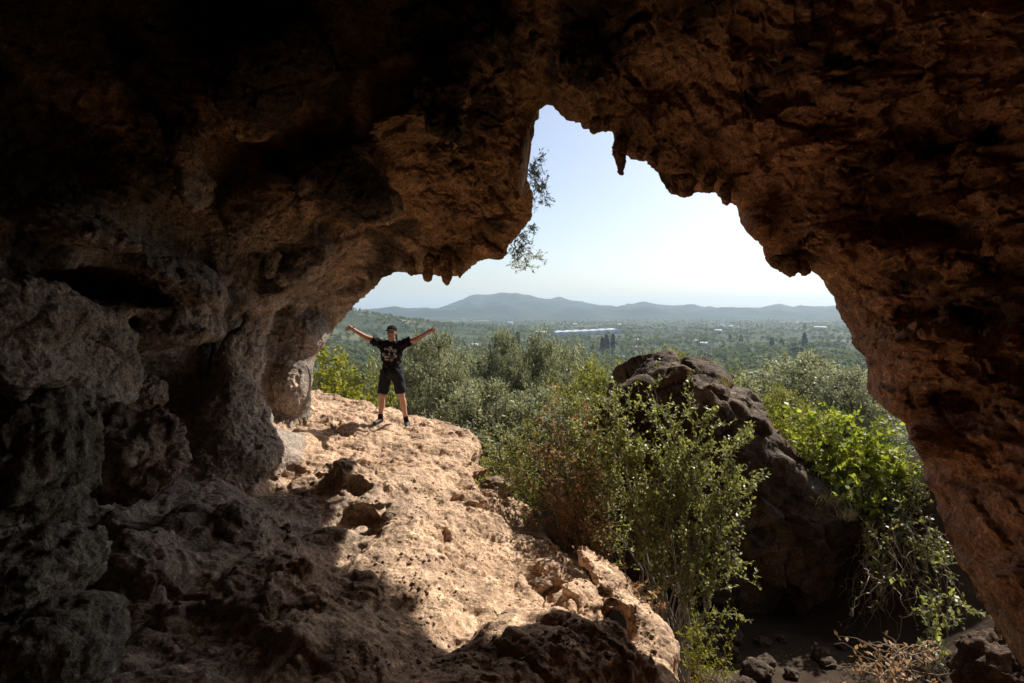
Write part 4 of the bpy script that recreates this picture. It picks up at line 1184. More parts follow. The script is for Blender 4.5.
def tuft(base, n, h, seed, label, spreadxy, parentname='dry_grass_tuft', tone=(0.2, 1.0), mat=None, bend=0.5):
    P = Plant(seed); mbv = []; q = []
    base = np.asarray(base, float)
    off = P.r.normal(size=(n, 3)) * np.array([spreadxy, spreadxy, 0.02]) * 0.55
    d = P.r.normal(size=(n, 3)) * bend; d[:, 2] = 1
    d /= np.linalg.norm(d, axis=1)[:, None]
    L = h * P.r.uniform(0.5, 1.1, n)[:, None]
    s_ = np.cross(d, P.r.normal(size=(n, 3))); s_ /= np.linalg.norm(s_, axis=1)[:, None]
    w = 0.004
    p0 = off; p1 = off + d * L * 0.55; d2 = d + P.r.normal(size=(n, 3)) * 0.25; d2[:, 2] -= 0.45
    p2 = p1 + d2 * L * 0.5
    v = np.stack([p0 - s_ * w, p0 + s_ * w, p1 + s_ * w * .8, p1 - s_ * w * .8, p2 + s_ * w * .2, p2 - s_ * w * .2], 1).reshape(-1, 3)
    k = np.arange(n)[:, None] * 6
    f = np.concatenate([k + np.array([[0, 1, 2, 3]]), k + np.array([[3, 2, 4, 5]])])
    o = mesh_obj(parentname, v, f, mat or M_STRAW, None, False, {'tone': np.repeat(P.r.uniform(*tone, n), 6)})
    o.location = base
    return tag(o, label, 'grass')


tuft(W(822, 500, 8.95), 200, 0.22, 31, 'dry straw grass on the edge of the big boulder below the bright shrub', 0.22)
tuft(W(846, 518, 8.75), 150, 0.22, 32, 'short dry grass hanging at the corner of the boulder beside the creeper', 0.14)
tuft(W(512, 556, 6.9), 420, 0.16, 33, 'thin dry grass in the dirt hollow of the lower ledge', 0.24, bend=0.9)
tuft(W(722, 386, 9.4), 70, 0.22, 34, 'few dry grass stalks on the crest of the big boulder', 0.12, bend=0.25)
# shrubs hanging from the outer edge of the roof
for k, (bs, tps, lb) in enumerate((((524, 170, 8.7), ((540, 188, 8.9), (545, 198, 8.9), (538, 176, 8.9), (544, 186, 9.0), (535, 205, 8.9), (540, 160, 8.9)), 'thin dry shrub hanging from the upper outer edge of the roof rock'),
                                   ((512, 240, 9.3), ((520, 262, 9.3), (530, 254, 9.3), (540, 260, 9.3), (526, 240, 9.3), (536, 230, 9.3), (512, 266, 9.3), (528, 267, 9.3)), 'thin dry shrub hanging below the lower outer edge of the roof rock'))):
    shrub('hanging_shrub', lb, 'shrub', W(*bs), [W(*t) for t in tps], 40 + k, M_OLIVE, M_BARK, 0.006, 10, 0.18, 0.018, 0.06, (0.3, 1.0), -0.05, 0.3, 0.1, 0.3, sub=2)


# ---- olive trees on the slope
def tree_meshes(seed, H, Wd, leaf=0.11, nl=9000, lobes=16, base_frac=0.25, mat=None, aspect=0.24, wood=True):
    """Crown and trunk meshes of one broadleaf tree: limbs to many lobes, leaves scattered on twigs."""
    P = Plant(seed)
    tr = P.path((0, 0, -0.4), (P.r.normal() * 0.15, P.r.normal() * 0.15, H * base_frac + 0.3), 6, 0, 0.06)
    P.stem(tr, H * 0.028, H * 0.02, 7)
    top = tr[-1]
    per = nl // lobes
    z0 = H * base_frac
    for k in range(lobes):
        th = k * 2.39996 + P.r.uniform(-.3, .3); f = (k + 0.6) / lobes
        lr = Wd * P.r.uniform(0.13, 0.22)
        zz = z0 + (H - z0 - lr * 0.8) * f ** 0.9
        rr_ = max(0.0, Wd * 0.5 - lr * 0.8) * math.sqrt(max(0.05, 1 - (1.7 * f - 0.7) ** 2)) * P.r.uniform(0.7, 1.05)
        c = np.array([math.cos(th) * rr_, math.sin(th) * rr_, zz])
        limb = P.path(top, c, 7, 0.1, 0.1); P.stem(limb, H * 0.010, H * 0.002, 5)
        ncl = 26                                             # leafy sprays of the lobe
        for j in range(ncl):
            u = P.r.normal(size=3); u /= np.linalg.norm(u); u[2] = abs(u[2]) * 1.0 - 0.3
            a_ = c + u * lr * P.r.uniform(0.25, 0.85)
            m = max(3, per // ncl)
            L = lr * P.r.uniform(0.25, 0.55)
            tt_ = P.r.uniform(0, 1, m)[:, None]
            d_ = u + np.array([0, 0, 0.05]) + P.r.normal(size=3) * 0.3
            P.leaf(a_ + d_ * L * tt_ + P.r.normal(size=(m, 3)) * lr * 0.10, d_ + P.r.normal(size=(m, 3)) * 0.8, leaf * P.r.uniform(0.6, 1.2, m), np.clip(P.r.uniform(0, 1, m) * 0.7 + P.r.uniform(0, 0.3), 0, 1))
            if j % 3 == 0: tube(P.wood, np.array([c, a_, a_ + d_ * L]), [0.014, 0.009, 0.003], 3)
    return P


PROTO = []
for sd_, H, Wd, nl, lobes in ((101, 6.0, 4.4, 24000, 24), (102, 7.0, 4.6, 26000, 26), (103, 5.0, 4.8, 24000, 22)):
    P = tree_meshes(sd_, H, Wd, 0.13, nl, lobes)
    a = P.leaves_mesh('crown', M_OLIVE, None, 0.34); b = P.wood.build('trunk', M_BARK)
    PROTO.append((a, b, H))


def place_tree(k, base, height, label, group, name='olive_tree', mat=None, rz=None, cat='tree', wide=1.0, leafmat=None):
    a, b, H = PROTO[k]
    root = empty(name, base, label, cat, group)
    s_ = height / H; root.scale = (s_ * wide, s_ * wide, s_); root.rotation_euler = (0, 0, random.uniform(0, 6.28) if rz is None else rz)
    for src in (a, b):
        c = src.copy(); COL.objects.link(c); c.parent = root; c.name = src.name.split('.')[0]
        if src is a and leafmat is not None:
            key = (k, leafmat.name)
            if key not in LEAFVAR:
                me = src.data.copy(); me.materials.clear(); me.materials.append(leafmat); LEAFVAR[key] = me
            c.data = LEAFVAR[key]
    return root


LEAFVAR = {}
G1 = 'olive trees on the slope outside the cave'
TREES = [  # px of the trunk, depth, top row, proto, width, label, leaf material
    (432, 15.0, 326, 1, 0.9, 'grey green olive tree right behind the person, its top level with the raised hand', None),
    (462, 18.0, 345, 0, 0.9, 'rounded olive tree with low crown between the two taller olive trees', None),
    (503, 19.0, 324, 1, 0.75, 'tall olive tree with a pointed top in the middle of the olive row', None),
    (538, 20.0, 328, 0, 0.85, 'tall olive tree right of the pointed one, its crown split in two tops', None),
    (568, 22.0, 340, 2, 1.0, 'rounded olive tree at the right end of the olive row', None),
    (600, 17.0, 356, 2, 0.9, 'bushy pale green tree left of the boulder top', M_MIX),
    (488, 13.5, 378, 2, 0.9, 'lower olive tree in front of the pointed olive tree', None),
    (540, 14.0, 386, 0, 0.9, 'low bushy olive tree above the dry brown shrub', None),
    (402, 21.0, 352, 2, 0.9, 'dark green tree half hidden behind the shoulder of the person', None),
    (352, 17.0, 352, 2, 1.0, 'rounded green tree left of the person', M_MIX),
    (668, 15.5, 347, 2, 0.9, 'yellowish green tree whose top shows just above the boulder crest', M_MIX),
    (808, 17.5, 350, 2, 1.15, 'wide pale green tree against the right edge of the cave mouth', M_OLIVE),
    (850, 15.5, 368, 0, 1.0, 'pale green tree half hidden by the right cave wall', M_OLIVE),
    (760, 20.0, 368, 2, 1.0, 'low rounded tree right behind the boulder slope', M_MIX),
    (580, 13.0, 392, 2, 0.8, 'low grey green olive bush directly left of the boulder', None),
    (460, 14.0, 385, 2, 0.9, 'small olive tree just beyond the ledge corner', None),
    (780, 13.5, 385, 2, 0.9, 'low loose tree above the bright shrub', M_MIX),
    (712, 17.0, 372, 2, 0.9, 'low tree hidden mostly behind the boulder crest', M_OLIVE),
]
for i, (px, d, top, k, wd, lb, lm) in enumerate(TREES):
    g = ground_pt(px, d)
    h = (HY - top) / F * d - g[2]
    place_tree(k, g, h, lb, G1, wide=wd * min(1.0, 5.2 / h), leafmat=lm)
# the yellow tree by the arch leg
tips = [W(*t) for t in ((318, 345, 13), (325, 355, 13), (316, 365, 12.8), (330, 368, 13), (322, 380, 12.6), (338, 375, 13), (328, 392, 12.6), (340, 390, 12.8), (350, 396, 12.8), (335, 345, 13.3), (345, 362, 13.2), (318, 395, 12.4))]
shrub('yellow_shrub', 'shrub with yellow leaves and pale twigs next to the arch leg', 'shrub', W(332, 450, 13.0), tips, 50, M_YELLOW, M_BARK_PALE, 0.014, 9, 0.40, 0.035, 0.09, (0.0, 1.0), 0.2, 0.6)
tips = [W(*t) for t in ((345, 398, 13.4), (358, 400, 13.3), (368, 402, 13.3), (335, 400, 13.2), (352, 404, 13.0), (376, 404, 13.4))]
shrub('low_shrub', 'low bright yellow green shrub behind the ledge, left of the legs', 'shrub', W(355, 440, 13.2), tips, 51, M_YELLOW, M_BARK, 0.01, 9, 0.28, 0.03, 0.08, (0.1, 0.9), 0.2, 0.6)

# farther slope trees, 28 - 140 m, seen as one band of crowns
_rt = np.random.default_rng(77)
SMALL = []
for sd_ in (201, 202, 203):
    P = tree_meshes(sd_, 5.5, 5.0, 0.36, 1500, 14, 0.2)
    a = P.leaves_mesh('crown', M_OLIVE, None, 0.5); b = P.wood.build('trunk', M_BARK)
    PROTO.append((a, b, 5.5))
for i in range(95):
    d = 26 * (150 / 26) ** _rt.uniform(0, 1); px = _rt.uniform(295, 880)
    if d < 40 and 690 < px < 760: continue
    g = ground_pt(px, d)
    place_tree(3 + i % 3, g, _rt.uniform(4.2, 6.8), 'olive tree in the wooded slope between the cave and the valley floor', 'olive trees of the wooded slope', wide=_rt.uniform(.9, 1.3), leafmat=M_OLIVE if i % 4 else M_MIX)
for a, b, _ in PROTO:
    bpy.data.objects.remove(a); bpy.data.objects.remove(b)


# ---- the valley: woods as one mass, cypresses, houses, greenhouses
def ground_hit(px, py, d0=60, d1=9000):
    ds = np.geomspace(d0, d1, 500)
    x = (px - CX) / F * ds; z = (HY - py) / F * ds
    h = land_h(x, ds)
    i = np.argmax(z <= h)
    return np.array([x[i], ds[i], h[i]])


N_ = 17000
py = _rt.uniform(0, 1, N_); dd = 120 * (3600 / 120) ** (py ** 0.8)
pxs = _rt.uniform(120, 1010, N_)
xs = (pxs - CX) / F * dd
cl = 0.7 * fbm(np.stack([xs / 60, dd / 130, np.zeros(N_)], 1) + 3, 3) + fbm(np.stack([xs / 260, dd / 420, np.zeros(N_)], 1) + 9, 3)
kp = (cl > -0.22 + 0.25 * _rt.normal(size=N_) * 0.5)
xs, dd = xs[kp], dd[kp]
for _ in range(120):
    d0 = 240 * 12 ** _rt.uniform(); px0 = _rt.uniform(250, 900); a_ = _rt.normal() * 0.5 + (0 if _rt.uniform() < .7 else 1.4); m_ = int(_rt.uniform(8, 26))
    t_ = np.arange(m_) * _rt.uniform(5, 9)
    xs = np.append(xs, (px0 - CX) / F * d0 + np.cos(a_) * t_ + _rt.normal(size=m_)); dd = np.append(dd, d0 + np.sin(a_) * t_ + _rt.normal(size=m_))
n_ = len(xs)
zs = land_h(xs, dd)
sz = (2.6 + 4.2 * _rt.uniform(0, 1, n_) ** 1.6) * (1 + 0.45 * sstep(900, 350, dd))
nq = 30
dirs = _rt.normal(size=(n_, nq, 3)); dirs /= np.linalg.norm(dirs, axis=2)[..., None]
cen = np.stack([xs, dd, zs + sz * 0.75], 1)[:, None, :] + dirs * (sz[:, None, None] * np.array([0.85, 0.85, 0.8])) * _rt.uniform(0.35, 1, (n_, nq, 1))
nv = dirs + _rt.normal(size=dirs.shape) * 0.5; nv[..., 2] += 0.3; nv /= np.linalg.norm(nv, axis=2)[..., None]
s1 = np.cross(nv, _rt.normal(size=dirs.shape)); s1 /= np.linalg.norm(s1, axis=2)[..., None]; s2_ = np.cross(nv, s1)
hs = (sz[:, None, None] * _rt.uniform(0.15, 0.36, (n_, nq, 1)))
v = np.stack([cen - s1 * hs, cen - s2_ * hs * .8, cen + s1 * hs, cen + s2_ * hs * .8], 2).reshape(-1, 3)
M_WOOD = leaf_mat('far_wood', (0.060, 0.075, 0.038), (0.20, 0.21, 0.115), 0.35, 0.8, 0.1)
stand = np.clip(0.45 + 0.9 * fbm(np.stack([xs / 80, dd / 140, np.zeros(n_)], 1) + 60, 3) + 0.18 * _rt.normal(size=n_), 0, 1)
tone = np.clip(np.repeat(stand, nq * 4) * 0.75 + _rt.uniform(0, 0.25, n_ * nq).repeat(4), 0, 1)
tag(mesh_obj('woodland', v, np.arange(len(v)).reshape(-1, 4), M_WOOD, None, False, {'tone': tone}), 'grey green woods and groves covering the valley floor', 'woodland', kind='stuff')

M_CYP = leaf_mat('cypress_leaves', (0.012, 0.022, 0.012), (0.035, 0.05, 0.025), 0.05, 0.8, 0.1)


def cypress(px, py_base, h_px, w_px, label, round_=False):
    g = ground_hit(px, py_base); d = g[1]
    H = h_px / F * d; Wd = w_px / F * d
    P = Plant(int(px * 7)); n = 420
    t = P.r.uniform(0.02, 1, n) ** 0.85
    if round_: prof = np.sqrt(np.clip(1 - (2 * t - 1) ** 2, 0, 1)) + 0.1
    else: prof = np.minimum(1, (1.05 - t) * 2.1) * np.minimum(1, 0.5 + t * 3)
    th = P.r.uniform(0, 6.28, n); r_ = Wd * 0.5 * prof * P.r.uniform(.5, 1, n) ** .5
    pos = np.stack([np.cos(th) * r_, np.sin(th) * r_, t * H], 1)
    P.leaf(pos, np.stack([np.cos(th) * .5, np.sin(th) * .5, np.ones(n)], 1) + P.r.normal(size=(n, 3)) * .3, H * 0.13, P.r.uniform(0, 1, n))
    root = empty('round_tree' if round_ else 'cypress_tree', g, label, 'tree', None if round_ else 'cypress trees in the valley')
    P.stem(np.array([[0, 0, -0.5], [0, 0, H * .4], [0, 0, H * .8]]), Wd * 0.08, Wd * 0.04, 5)
    P.make(root, 'crown', M_CYP, 'trunk', M_BARK, 0.5)
    return root


for t in ((602.5, 353, 14, 3.5, 'small cypress at the left of the close pair left of the boulder crest'), (606.5, 354, 17, 5, 'tallest and widest dark cypress left of the boulder crest'), (613, 350, 15, 3.2, 'slim cypress standing apart right of the close pair'),
          (517.5, 357, 22, 4, 'dark narrow cypress seen between two olive tops'), (772, 349, 10, 4, 'short cypress left of the dark round tree'), (781.5, 348, 8, 4.5, 'squat cypress next to the dark round tree'),
          (804.5, 349, 15, 4, 'tall lone cypress near the right cave wall'), (804.5, 330, 6, 2.5, 'tiny far cypress straight above the tall lone one'), (730, 340, 5, 2.5, 'tiny cypress in the middle of the valley'), (741, 342, 7, 3.5, 'small cypress right of the tiny one in mid valley')):
    cypress(*t)
cypress(797, 362, 14, 17, 'dark round tree on the valley floor below the cypresses', True)
cypress(794, 349, 6, 6, 'small dark tree between the squat and the tall cypress', True)

M_WHITE = simple_mat('white_plaster', (0.6, 0.58, 0.54), 0.7, 0.3)
M_FILM = simple_mat('greenhouse_film', (0.50, 0.53, 0.55), 0.35, 0.5)
M_TILE = simple_mat('roof_tiles', (0.36, 0.17, 0.11), 0.8, 0.2, 0.3, 2.0)
M_FRAME = simple_mat('grey_metal', (0.35, 0.36, 0.37), 0.5, 0.4)


def box(mb, x0, x1, y0, y1, z0, z1):
    mb.add([(x0, y0, z0), (x1, y0, z0), (x1, y1, z0), (x0, y1, z0), (x0, y0, z1), (x1, y0, z1), (x1, y1, z1), (x0, y1, z1)],
           [(0, 3, 2, 1), (4, 5, 6, 7), (0, 1, 5, 4), (1, 2, 6, 5), (2, 3, 7, 6), (3, 0, 4, 7)])


def house(px, py_, w_px, h_px, label, white_roof=False, raise_=2.0):
    g = ground_hit(px, py_); d = g[1]; w = w_px / F * d; h = h_px / F * d
    root = empty('house', g, label, 'house', 'white houses in the valley')
    mb = MB(); box(mb, -w / 2, w / 2, -4, 4, -1, h * 0.7 + raise_); mb.build('wall', M_WHITE, root, False)
    z = h * 0.7 + raise_; e = 0.4
    mb = MB(); mb.add([(-w / 2 - e, -4.4, z), (w / 2 + e, -4.4, z), (w / 2 + e, 0, z + h * .35), (-w / 2 - e, 0, z + h * .35), (-w / 2 - e, 4.4, z), (w / 2 + e, 4.4, z)], [(0, 1, 2, 3), (3, 2, 5, 4)])
    mb.add([(-w / 2, -4, z), (-w / 2, 4, z), (-w / 2, 0, z + h * .34)], [(0, 1, 2)]); mb.add([(w / 2, -4, z), (w / 2, 4, z), (w / 2, 0, z + h * .34)], [(0, 1, 2)])
    mb.build('roof', M_WHITE if white_roof else M_TILE, root, False)
    for k in range(3):
        mb = MB(); x = -w / 2 + w * (k + 0.5) / 3; box(mb, x - w * .05, x + w * .05, -4.03, -3.9, z * .35, z * .75); mb.build('window', M_FRAME, root, False)
    return root


house(722, 330, 4, 4, 'tall white house among trees in the middle of the valley', True, 6)
house(718, 333, 7, 2, 'low white house in front of the tall one in mid valley', True, 4)
house(634, 349, 5, 3, 'pale house with red roof right of the cypress group', False, 1)
house(510, 327, 6, 3, 'large white house at the foot of the mountain', True, 8)
house(541, 335, 11, 2, 'long low white shed left of the greenhouses', True, 4)
house(475, 348, 6, 2, 'small pale house among the olive tops on the left', True, 3)
house(703, 346, 7, 2.5, 'low pale house in front of a green field right of the boulder crest', True, 2)
house(820, 330, 12, 1.6, 'long white building near the right cave wall', True, 6)
for i in range(16):
    house(_rt.uniform(430, 850), _rt.uniform(322, 346), _rt.uniform(2.2, 4.0), _rt.uniform(1.2, 2.0), 'tiny pale house far off among the trees of the valley floor', i % 3 == 0, 3)
for i in range(7):
    px = 562 + i * 9.0
    g = ground_hit(px, 336.5 - i * 0.55); d = g[1]
    w = 10.5 / F * d; ln = 90.0; hh = 7.0
    th = np.linspace(0, math.pi, 9)
    prof = np.stack([-np.cos(th) * w / 2, np.sin(th) * hh * 0.55 + hh * 0.9], 1); prof = np.concatenate([[[-w / 2, -3]], prof, [[w / 2, -3]]])
    n = len(prof); ys = (0, ln)
    v = np.concatenate([np.stack([prof[:, 0], np.full(n, y_), prof[:, 1]], 1) for y_ in ys])
    f = [(k, k + 1, n + k + 1, n + k) for k in range(n - 1)]
    me_f = f + [tuple(range(n - 1, -1, -1)), tuple(range(n, 2 * n))]
    root = empty('greenhouse', g, 'long white plastic greenhouse in the row on the valley floor', 'greenhouse', 'white greenhouses in the valley')
    mesh_obj('cover', v, me_f, M_FILM, root, False)
    mb = MB(); box(mb, -w * .12, w * .12, -0.3, -0.05, -1, hh * 0.9); mb.build('door', M_FRAME, root, False)
# ------------------------------------------------------------------ the person
def cone(P, a, b, ra, rb):
    """Distance to a tapered capsule."""
    a = np.asarray(a, np.float32); b = np.asarray(b, np.float32); ab = b - a
    t = np.clip(((P - a) @ ab) / (ab @ ab), 0, 1)
    return np.linalg.norm(P - (a + t[..., None] * ab), axis=-1) - (ra + (rb - ra) * t)


def ell(P, c, r):
    q = (P - np.asarray(c, np.float32)) / np.asarray(r, np.float32)
    k0 = np.linalg.norm(q, axis=-1)
    k1 = np.linalg.norm(q / np.asarray(r, np.float32), axis=-1) + 1e-6
    return k0 * (k0 - 1) / k1


def sdf_mesh(name, fn, lo, hi, h, mat, parent, it=2):
    axs = [np.arange(lo[i], hi[i] + h, h, dtype=np.float32) for i in range(3)]
    P = np.stack(np.meshgrid(*axs, indexing='ij'), -1)
    S = fn(P).astype(np.float32)
    v, q = surface_nets(S, lo, h)
    v = smooth_verts(v, q, np.ones(len(v), bool), it, 0.4)
    return mesh_obj(name, v, q, mat, parent)


# joints, local frame: x right in the picture, -y towards the camera, z up
J = dict(hipL=(-.095, 0, .90), hipR=(.095, 0, .90), kneeL=(-.155, -.03, .49), kneeR=(.17, .02, .50), ankL=(-.195, -.02, .09), ankR=(.235, .12, .11),
         shL=(-.175, .0, 1.405), shR=(.175, .0, 1.405), elL=(-.43, .03, 1.485), elR=(.43, .02, 1.47), wrL=(-.645, -.04, 1.63), wrR=(.655, -.03, 1.60))
HEAD = np.array([0.012, -0.02, 1.585])


def fingers(side):
    """Five finger chains of an open hand: (points, radius)."""
    w = np.array(J['wr' + side]); e = np.array(J['el' + side])
    d = (w - e) / np.linalg.norm(w - e); up = np.array([0, 0, 1.0]); up = up - d * (up @ d); up /= np.linalg.norm(up)
    fw = np.array([0, -1.0, 0])
    out = []
    for k, (spread, ln) in enumerate(((38, .058), (14, .074), (-3, .080), (-20, .074), (-40, .058))):
        a = math.radians(spread); dd = d * math.cos(a) + up * math.sin(a)
        b0 = w + d * (.085 if 0 < k else .03) + up * (0.036 - 0.018 * k if k else 0.03)
        if k == 0:
            dd = d * math.cos(math.radians(62)) + up * math.sin(math.radians(62))
        m = b0 + dd * ln * .55 + fw * 0.006; t = m + dd * ln * .45 + fw * 0.014
        out.append((w + d * .05, b0, m, t))
    return out, w, d, up


def body(P):
    s = ell(P, HEAD + (0, 0, .02), (.077, .095, .105))
    s = smin(s, ell(P, HEAD + (0, -.022, -.062), (.055, .065, .060)), .03)
    s = smin(s, cone(P, HEAD + (0, -.088, .022), HEAD + (0, -.108, -.018), .009, .016), .012)       # nose
    for sx in (-1, 1):
        s = smax(s, -ell(P, HEAD + (sx * .033, -.095, .022), (.020, .017, .012)), .01)                # eye sockets
        s = smin(s, ell(P, HEAD + (sx * .079, .005, .0), (.010, .022, .032)), .008)                   # ears
    s = smin(s, ell(P, HEAD + (0, -.086, -.060), (.026, .010, .010)), .008)                           # lips
    s = smin(s, cone(P, HEAD + (0, .02, -.06), (0, .015, 1.42), .056, .062), .03)
    s = smin(s, ell(P, (0, .0, 1.27), (.165, .105, .19)), .06)
    s = smin(s, ell(P, (0, .0, 1.02), (.145, .105, .16)), .08)
    for a in 'LR':
        s = smin(s, cone(P, J['sh' + a], J['el' + a], .064, .050), .05)
        s = smin(s, cone(P, J['el' + a], J['wr' + a], .050, .032), .02)
        s = smin(s, cone(P, J['hip' + a], J['knee' + a], .088, .056), .05)
        kn, an = np.array(J['knee' + a]), np.array(J['ank' + a])
        s = smin(s, cone(P, kn, an, .053, .037), .02)
        s = smin(s, ell(P, kn * .68 + an * .32 + np.array([0, .02, 0]), (.052, .055, .12)), .03)      # calf
        s = smin(s, cone(P, an, an + np.array([0, -.05, -.045]), .034, .022), .01)
        ch, w, d, up = fingers(a)
        s = smin(s, cone(P, w, w + d * .075, .030, .036), .02)
        for c in ch:
            for i in range(3):
                s = smin(s, cone(P, c[i], c[i + 1], .0125 if i == 0 else .011, .0105), .006)
    return s


def shirt(P):
    s = ell(P, (0, .005, 1.27), (.195, .135, .21))
    s = smin(s, cone(P, (0, .005, 1.20), (0, .005, .90), .155, .165), .08)
    s = np.maximum(s, np.abs(P[..., 1] - .005) - .128 - .012 * np.sin(P[..., 2] * 40 + P[..., 0] * 25) * .5)
    for a in 'LR':
        e = np.array(J['sh' + a]) * .22 + np.array(J['el' + a]) * .78
        sl = cone(P, np.array(J['sh' + a]) + np.array([0, 0, -.02]), e, .088, .082)
        d = (e - np.array(J['sh' + a])); d /= np.linalg.norm(d)
        sl = smax(sl, (P - e.astype(np.float32)) @ d.astype(np.float32) + .03, .01)
        s = smin(s, sl, .06)
    s = smax(s, .865 - P[..., 2] + .01 * np.sin(P[..., 0] * 30), .012)
    s = smax(s, -ell(P, (0, -.04, 1.50), (.075, .085, .05)), .012)
    return s + .010 * np.sin(P[..., 2] * 42 + P[..., 0] * 31) * np.sin(P[..., 0] * 27 + P[..., 1] * 20) + .006 * np.sin(P[..., 2] * 70 - P[..., 0] * 50)


def shorts(P):
    s = ell(P, (0, .0, .90), (.165, .13, .13))
    for a in 'LR':
        h, k = np.array(J['hip' + a]), np.array(J['knee' + a])
        e = h * .08 + k * .92
        sl = cone(P, h, e, .108, .097)
        d = (k - h) / np.linalg.norm(k - h)
        sl = smax(sl, (P - e.astype(np.float32)) @ d.astype(np.float32), .008)
        s = smin(s, sl, .03)
    return smax(s, P[..., 2] - .96, .01) + .004 * np.sin(P[..., 2] * 45 + P[..., 0] * 60)


def cap(P):
    s = ell(P, HEAD + (0, .005, .055), (.092, .108, .090))
    s = smax(s, HEAD[2] + .045 - P[..., 2] - .25 * (P[..., 1] + .02), .006)
    b = ell(P, HEAD + (0, -.125, .052), (.072, .080, .018))
    b = smax(b, -ell(P, HEAD + (0, -.13, .035), (.07, .09, .016)), .004)
    return smin(s, b, .012)


def hair(P):
    s = ell(P, HEAD + (0, .022, .015), (.090, .098, .100))
    s = smin(s, ell(P, HEAD + (0, .055, -.075), (.085, .055, .09)), .04)
    s = smax(s, -(P[..., 1] - HEAD[1] + .025), .02)
    return smax(s, P[..., 2] - HEAD[2] - .055, .01)


_foot = W(391.5, 422, 10.0)
PBASE = np.array([_foot[0], _foot[1], 0.0])
_dg = bpy.context.evaluated_depsgraph_get()


def drop(x, y, z0=2.0):
    """Height of the ledge under (x, y)."""
    SC.view_layers[0].update()
    inv = LEDGE.matrix_world.inverted()
    hit, loc, nrm, _ = LEDGE.ray_cast(inv @ Vector((float(x), float(y), z0)), Vector((0, 0, -1)))
    return (LEDGE.matrix_world @ loc).z if hit else -2.0


zl = drop(PBASE[0] + J['ankL'][0], PBASE[1] + J['ankL'][1] - .05); zr = drop(PBASE[0] + J['ankR'][0], PBASE[1] + J['ankR'][1] - .05)
PBASE[2] = zl - 0.004
J['ankR'] = (J['ankR'][0], J['ankR'][1], J['ankR'][2] * 0 + .09 + np.clip(zr - zl, -.08, .12))
M_SKIN = simple_mat('skin', (0.50, 0.28, 0.20), 0.55, 0.4, 0.08, 12)
M_SHIRT = simple_mat('black_cotton', (0.012, 0.012, 0.014), 0.9, 0.15, 0.25, 60, 0.3)
M_SHORTS = simple_mat('dark_navy_cloth', (0.020, 0.021, 0.030), 0.85, 0.2, 0.25, 50, 0.3)
M_SOCK = simple_mat('black_sock', (0.014, 0.014, 0.016), 0.95, 0.1)
M_SHOE = simple_mat('black_shoe', (0.018, 0.018, 0.02), 0.6, 0.4, 0.3, 30)
M_SOLE = simple_mat('grey_sole', (0.07, 0.07, 0.07), 0.8, 0.3)
M_HAIR = simple_mat('brown_hair', (0.05, 0.03, 0.02), 0.6, 0.4, 0.4, 80)
M_EYE = simple_mat('eye', (0.03, 0.02, 0.018), 0.2, 0.5)
M_LIP = simple_mat('lips', (0.34, 0.13, 0.11), 0.5, 0.4)
M_PRINT = simple_mat('grey_print', (0.30, 0.30, 0.31), 0.9, 0.1, 0.3, 40)
PERSON = empty('person', PBASE, 'person in black shirt, shorts and cap on the ledge with both arms spread wide', 'person')
BODY = sdf_mesh('body', body, (-.86, -.22, -.03), (.86, .26, 1.80), .0085, M_SKIN, PERSON, 1)
SHIRT = sdf_mesh('shirt', shirt, (-.50, -.20, .80), (.50, .22, 1.60), .011, M_SHIRT, PERSON)
sdf_mesh('shorts', shorts, (-.34, -.20, .44), (.36, .22, 1.02), .011, M_SHORTS, PERSON)
CAP = sdf_mesh('cap', cap, (-.14, -.26, 1.55), (.14, .16, 1.76), .008, M_SHIRT, PERSON)
sdf_mesh('hair', hair, (-.13, -.10, 1.40), (.13, .18, 1.70), .009, M_HAIR, PERSON)
for a in 'LR':
    an = np.array(J['ank' + a])
    out_ = -1 if a == 'L' else 1
    toe = np.array([out_ * .05, -.16, 0])
    def shoe(P, an=an, toe=toe):
        b = an + np.array([0, .03, -.035]); t = an + toe + np.array([0, 0, -.055])
        s = cone(P, b, t, .046, .036)
        s = smin(s, cone(P, an + np.array([0, .02, .0]), b, .042, .046), .02)
        return smax(s, an[2] - .075 - P[..., 2], .006)
    lo = an + np.array([-.14, -.26, -.11]); hi = an + np.array([.14, .14, .08])
    SH = sdf_mesh('shoe', shoe, lo, hi, .008, M_SHOE, PERSON)
    def sole(P, an=an, toe=toe):
        b = an + np.array([0, .03, -.035]); t = an + toe + np.array([0, 0, -.055])
        s = cone(P, b, t, .050, .040)
        return smax(smax(s, P[..., 2] - (an[2] - .068), .003), an[2] - .090 - P[..., 2], .003)
    sdf_mesh('sole', sole, lo, hi, .006, M_SOLE, SH)
    def sock(P, an=an, a=a):
        kn = np.array(J['knee' + a]); e = an + (kn - an) * .22
        s = cone(P, an, e, .044, .044)
        d = (kn - an) / np.linalg.norm(kn - an)
        return smax(s, (P - e.astype(np.float32)) @ d.astype(np.float32), .004)
    sdf_mesh('sock', sock, an + np.array([-.1, -.1, -.06]), an + np.array([.1, .1, .20]), .008, M_SOCK, PERSON)
for sx in (-1, 1):
    v, q = _CS[10]
    mesh_obj('eye', v * .0125 + (HEAD + (sx * .033, -.082, .022)), q, M_EYE, PERSON)
v, q = _CS[10]
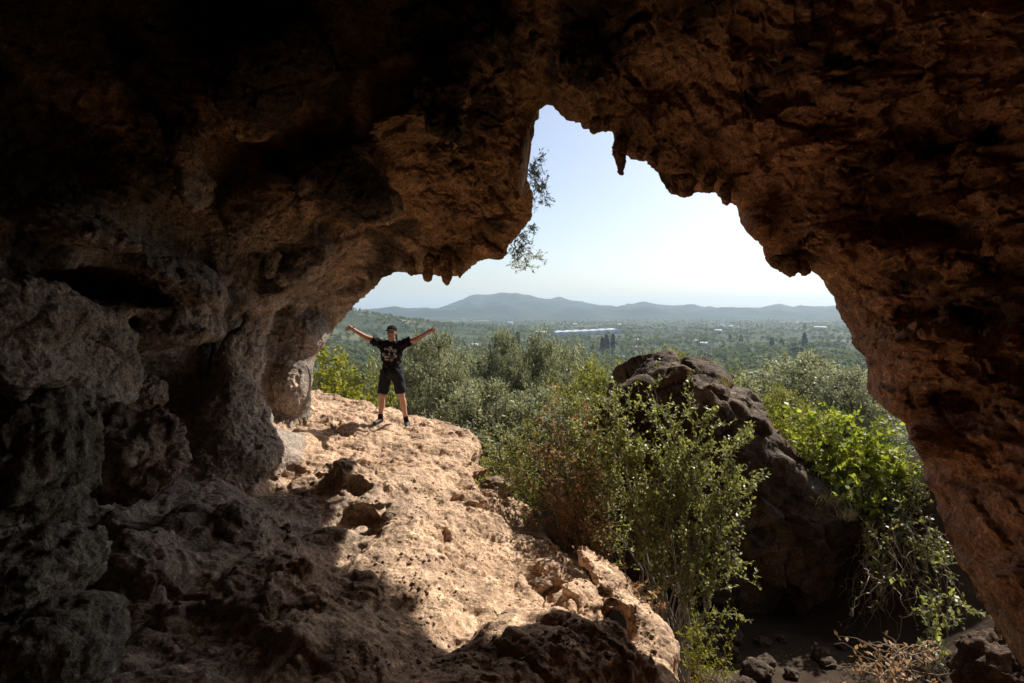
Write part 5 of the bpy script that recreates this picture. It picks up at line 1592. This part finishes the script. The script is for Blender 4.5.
mesh_obj('mouth', v * np.array([.026, .006, .007]) + (HEAD + (0, -.095, -.060)), q, M_LIP, PERSON)
# round grey print on the chest: flat pieces pressed on the shirt front
SC.view_layers[0].update()


def on_front(o, x, z, lift=.003):
    hit, loc, nrm, _ = o.ray_cast(Vector((x, -1.0, z)), Vector((0, 1, 0)))
    return (x, loc.y - lift, z) if hit else (x, -.13, z)


def decal(name, parent, target, rings, mat, holes):
    """Cells of a small polar grid pressed on target, those inside holes left out."""
    nr_, nt_ = 16, 48; cz, R0 = rings
    vs_, idx = [], {}
    for i in range(nr_ + 1):
        for k in range(nt_):
            r_ = R0 * i / nr_; t_ = 2 * math.pi * k / nt_
            idx[i, k] = len(vs_); vs_.append(on_front(target, r_ * math.cos(t_) * 1.0, cz + r_ * math.sin(t_)))
    fs = []
    for i in range(nr_):
        for k in range(nt_):
            x = R0 * (i + .5) / nr_ * math.cos(2 * math.pi * (k + .5) / nt_); z = R0 * (i + .5) / nr_ * math.sin(2 * math.pi * (k + .5) / nt_)
            if not holes(x / R0, z / R0): fs.append((idx[i, k], idx[i, (k + 1) % nt_], idx[i + 1, (k + 1) % nt_], idx[i + 1, k]))
    return mesh_obj(name, vs_, fs, mat, parent, False)


def chest_holes(x, z):
    r_ = math.hypot(x, z)
    if r_ > .80: return math.sin(math.atan2(z, x) * 7 + 1) > -.1
    if (x + .38) ** 2 / .12 + (z - .30) ** 2 / .07 < 1 or (x - .30) ** 2 / .05 + (z - .05) ** 2 / .10 < 1: return True
    if abs(z + .22 + .15 * math.sin(x * 5)) < .09 and abs(x) < .6: return True
    if abs(z + .55) < .05 and abs(x) < .4: return True
    return math.sin(x * 13 + 3 * z) * math.sin(z * 11 - 2 * x) > .62


decal('chest_print', SHIRT, SHIRT, (1.225, .135), M_PRINT, chest_holes)
decal('cap_badge', CAP, CAP, (HEAD[2] + .092, .020), M_PRINT, lambda x, z: .45 < math.hypot(x, z) < .7)
PERSON.rotation_euler = (0, 0, math.radians(-4))
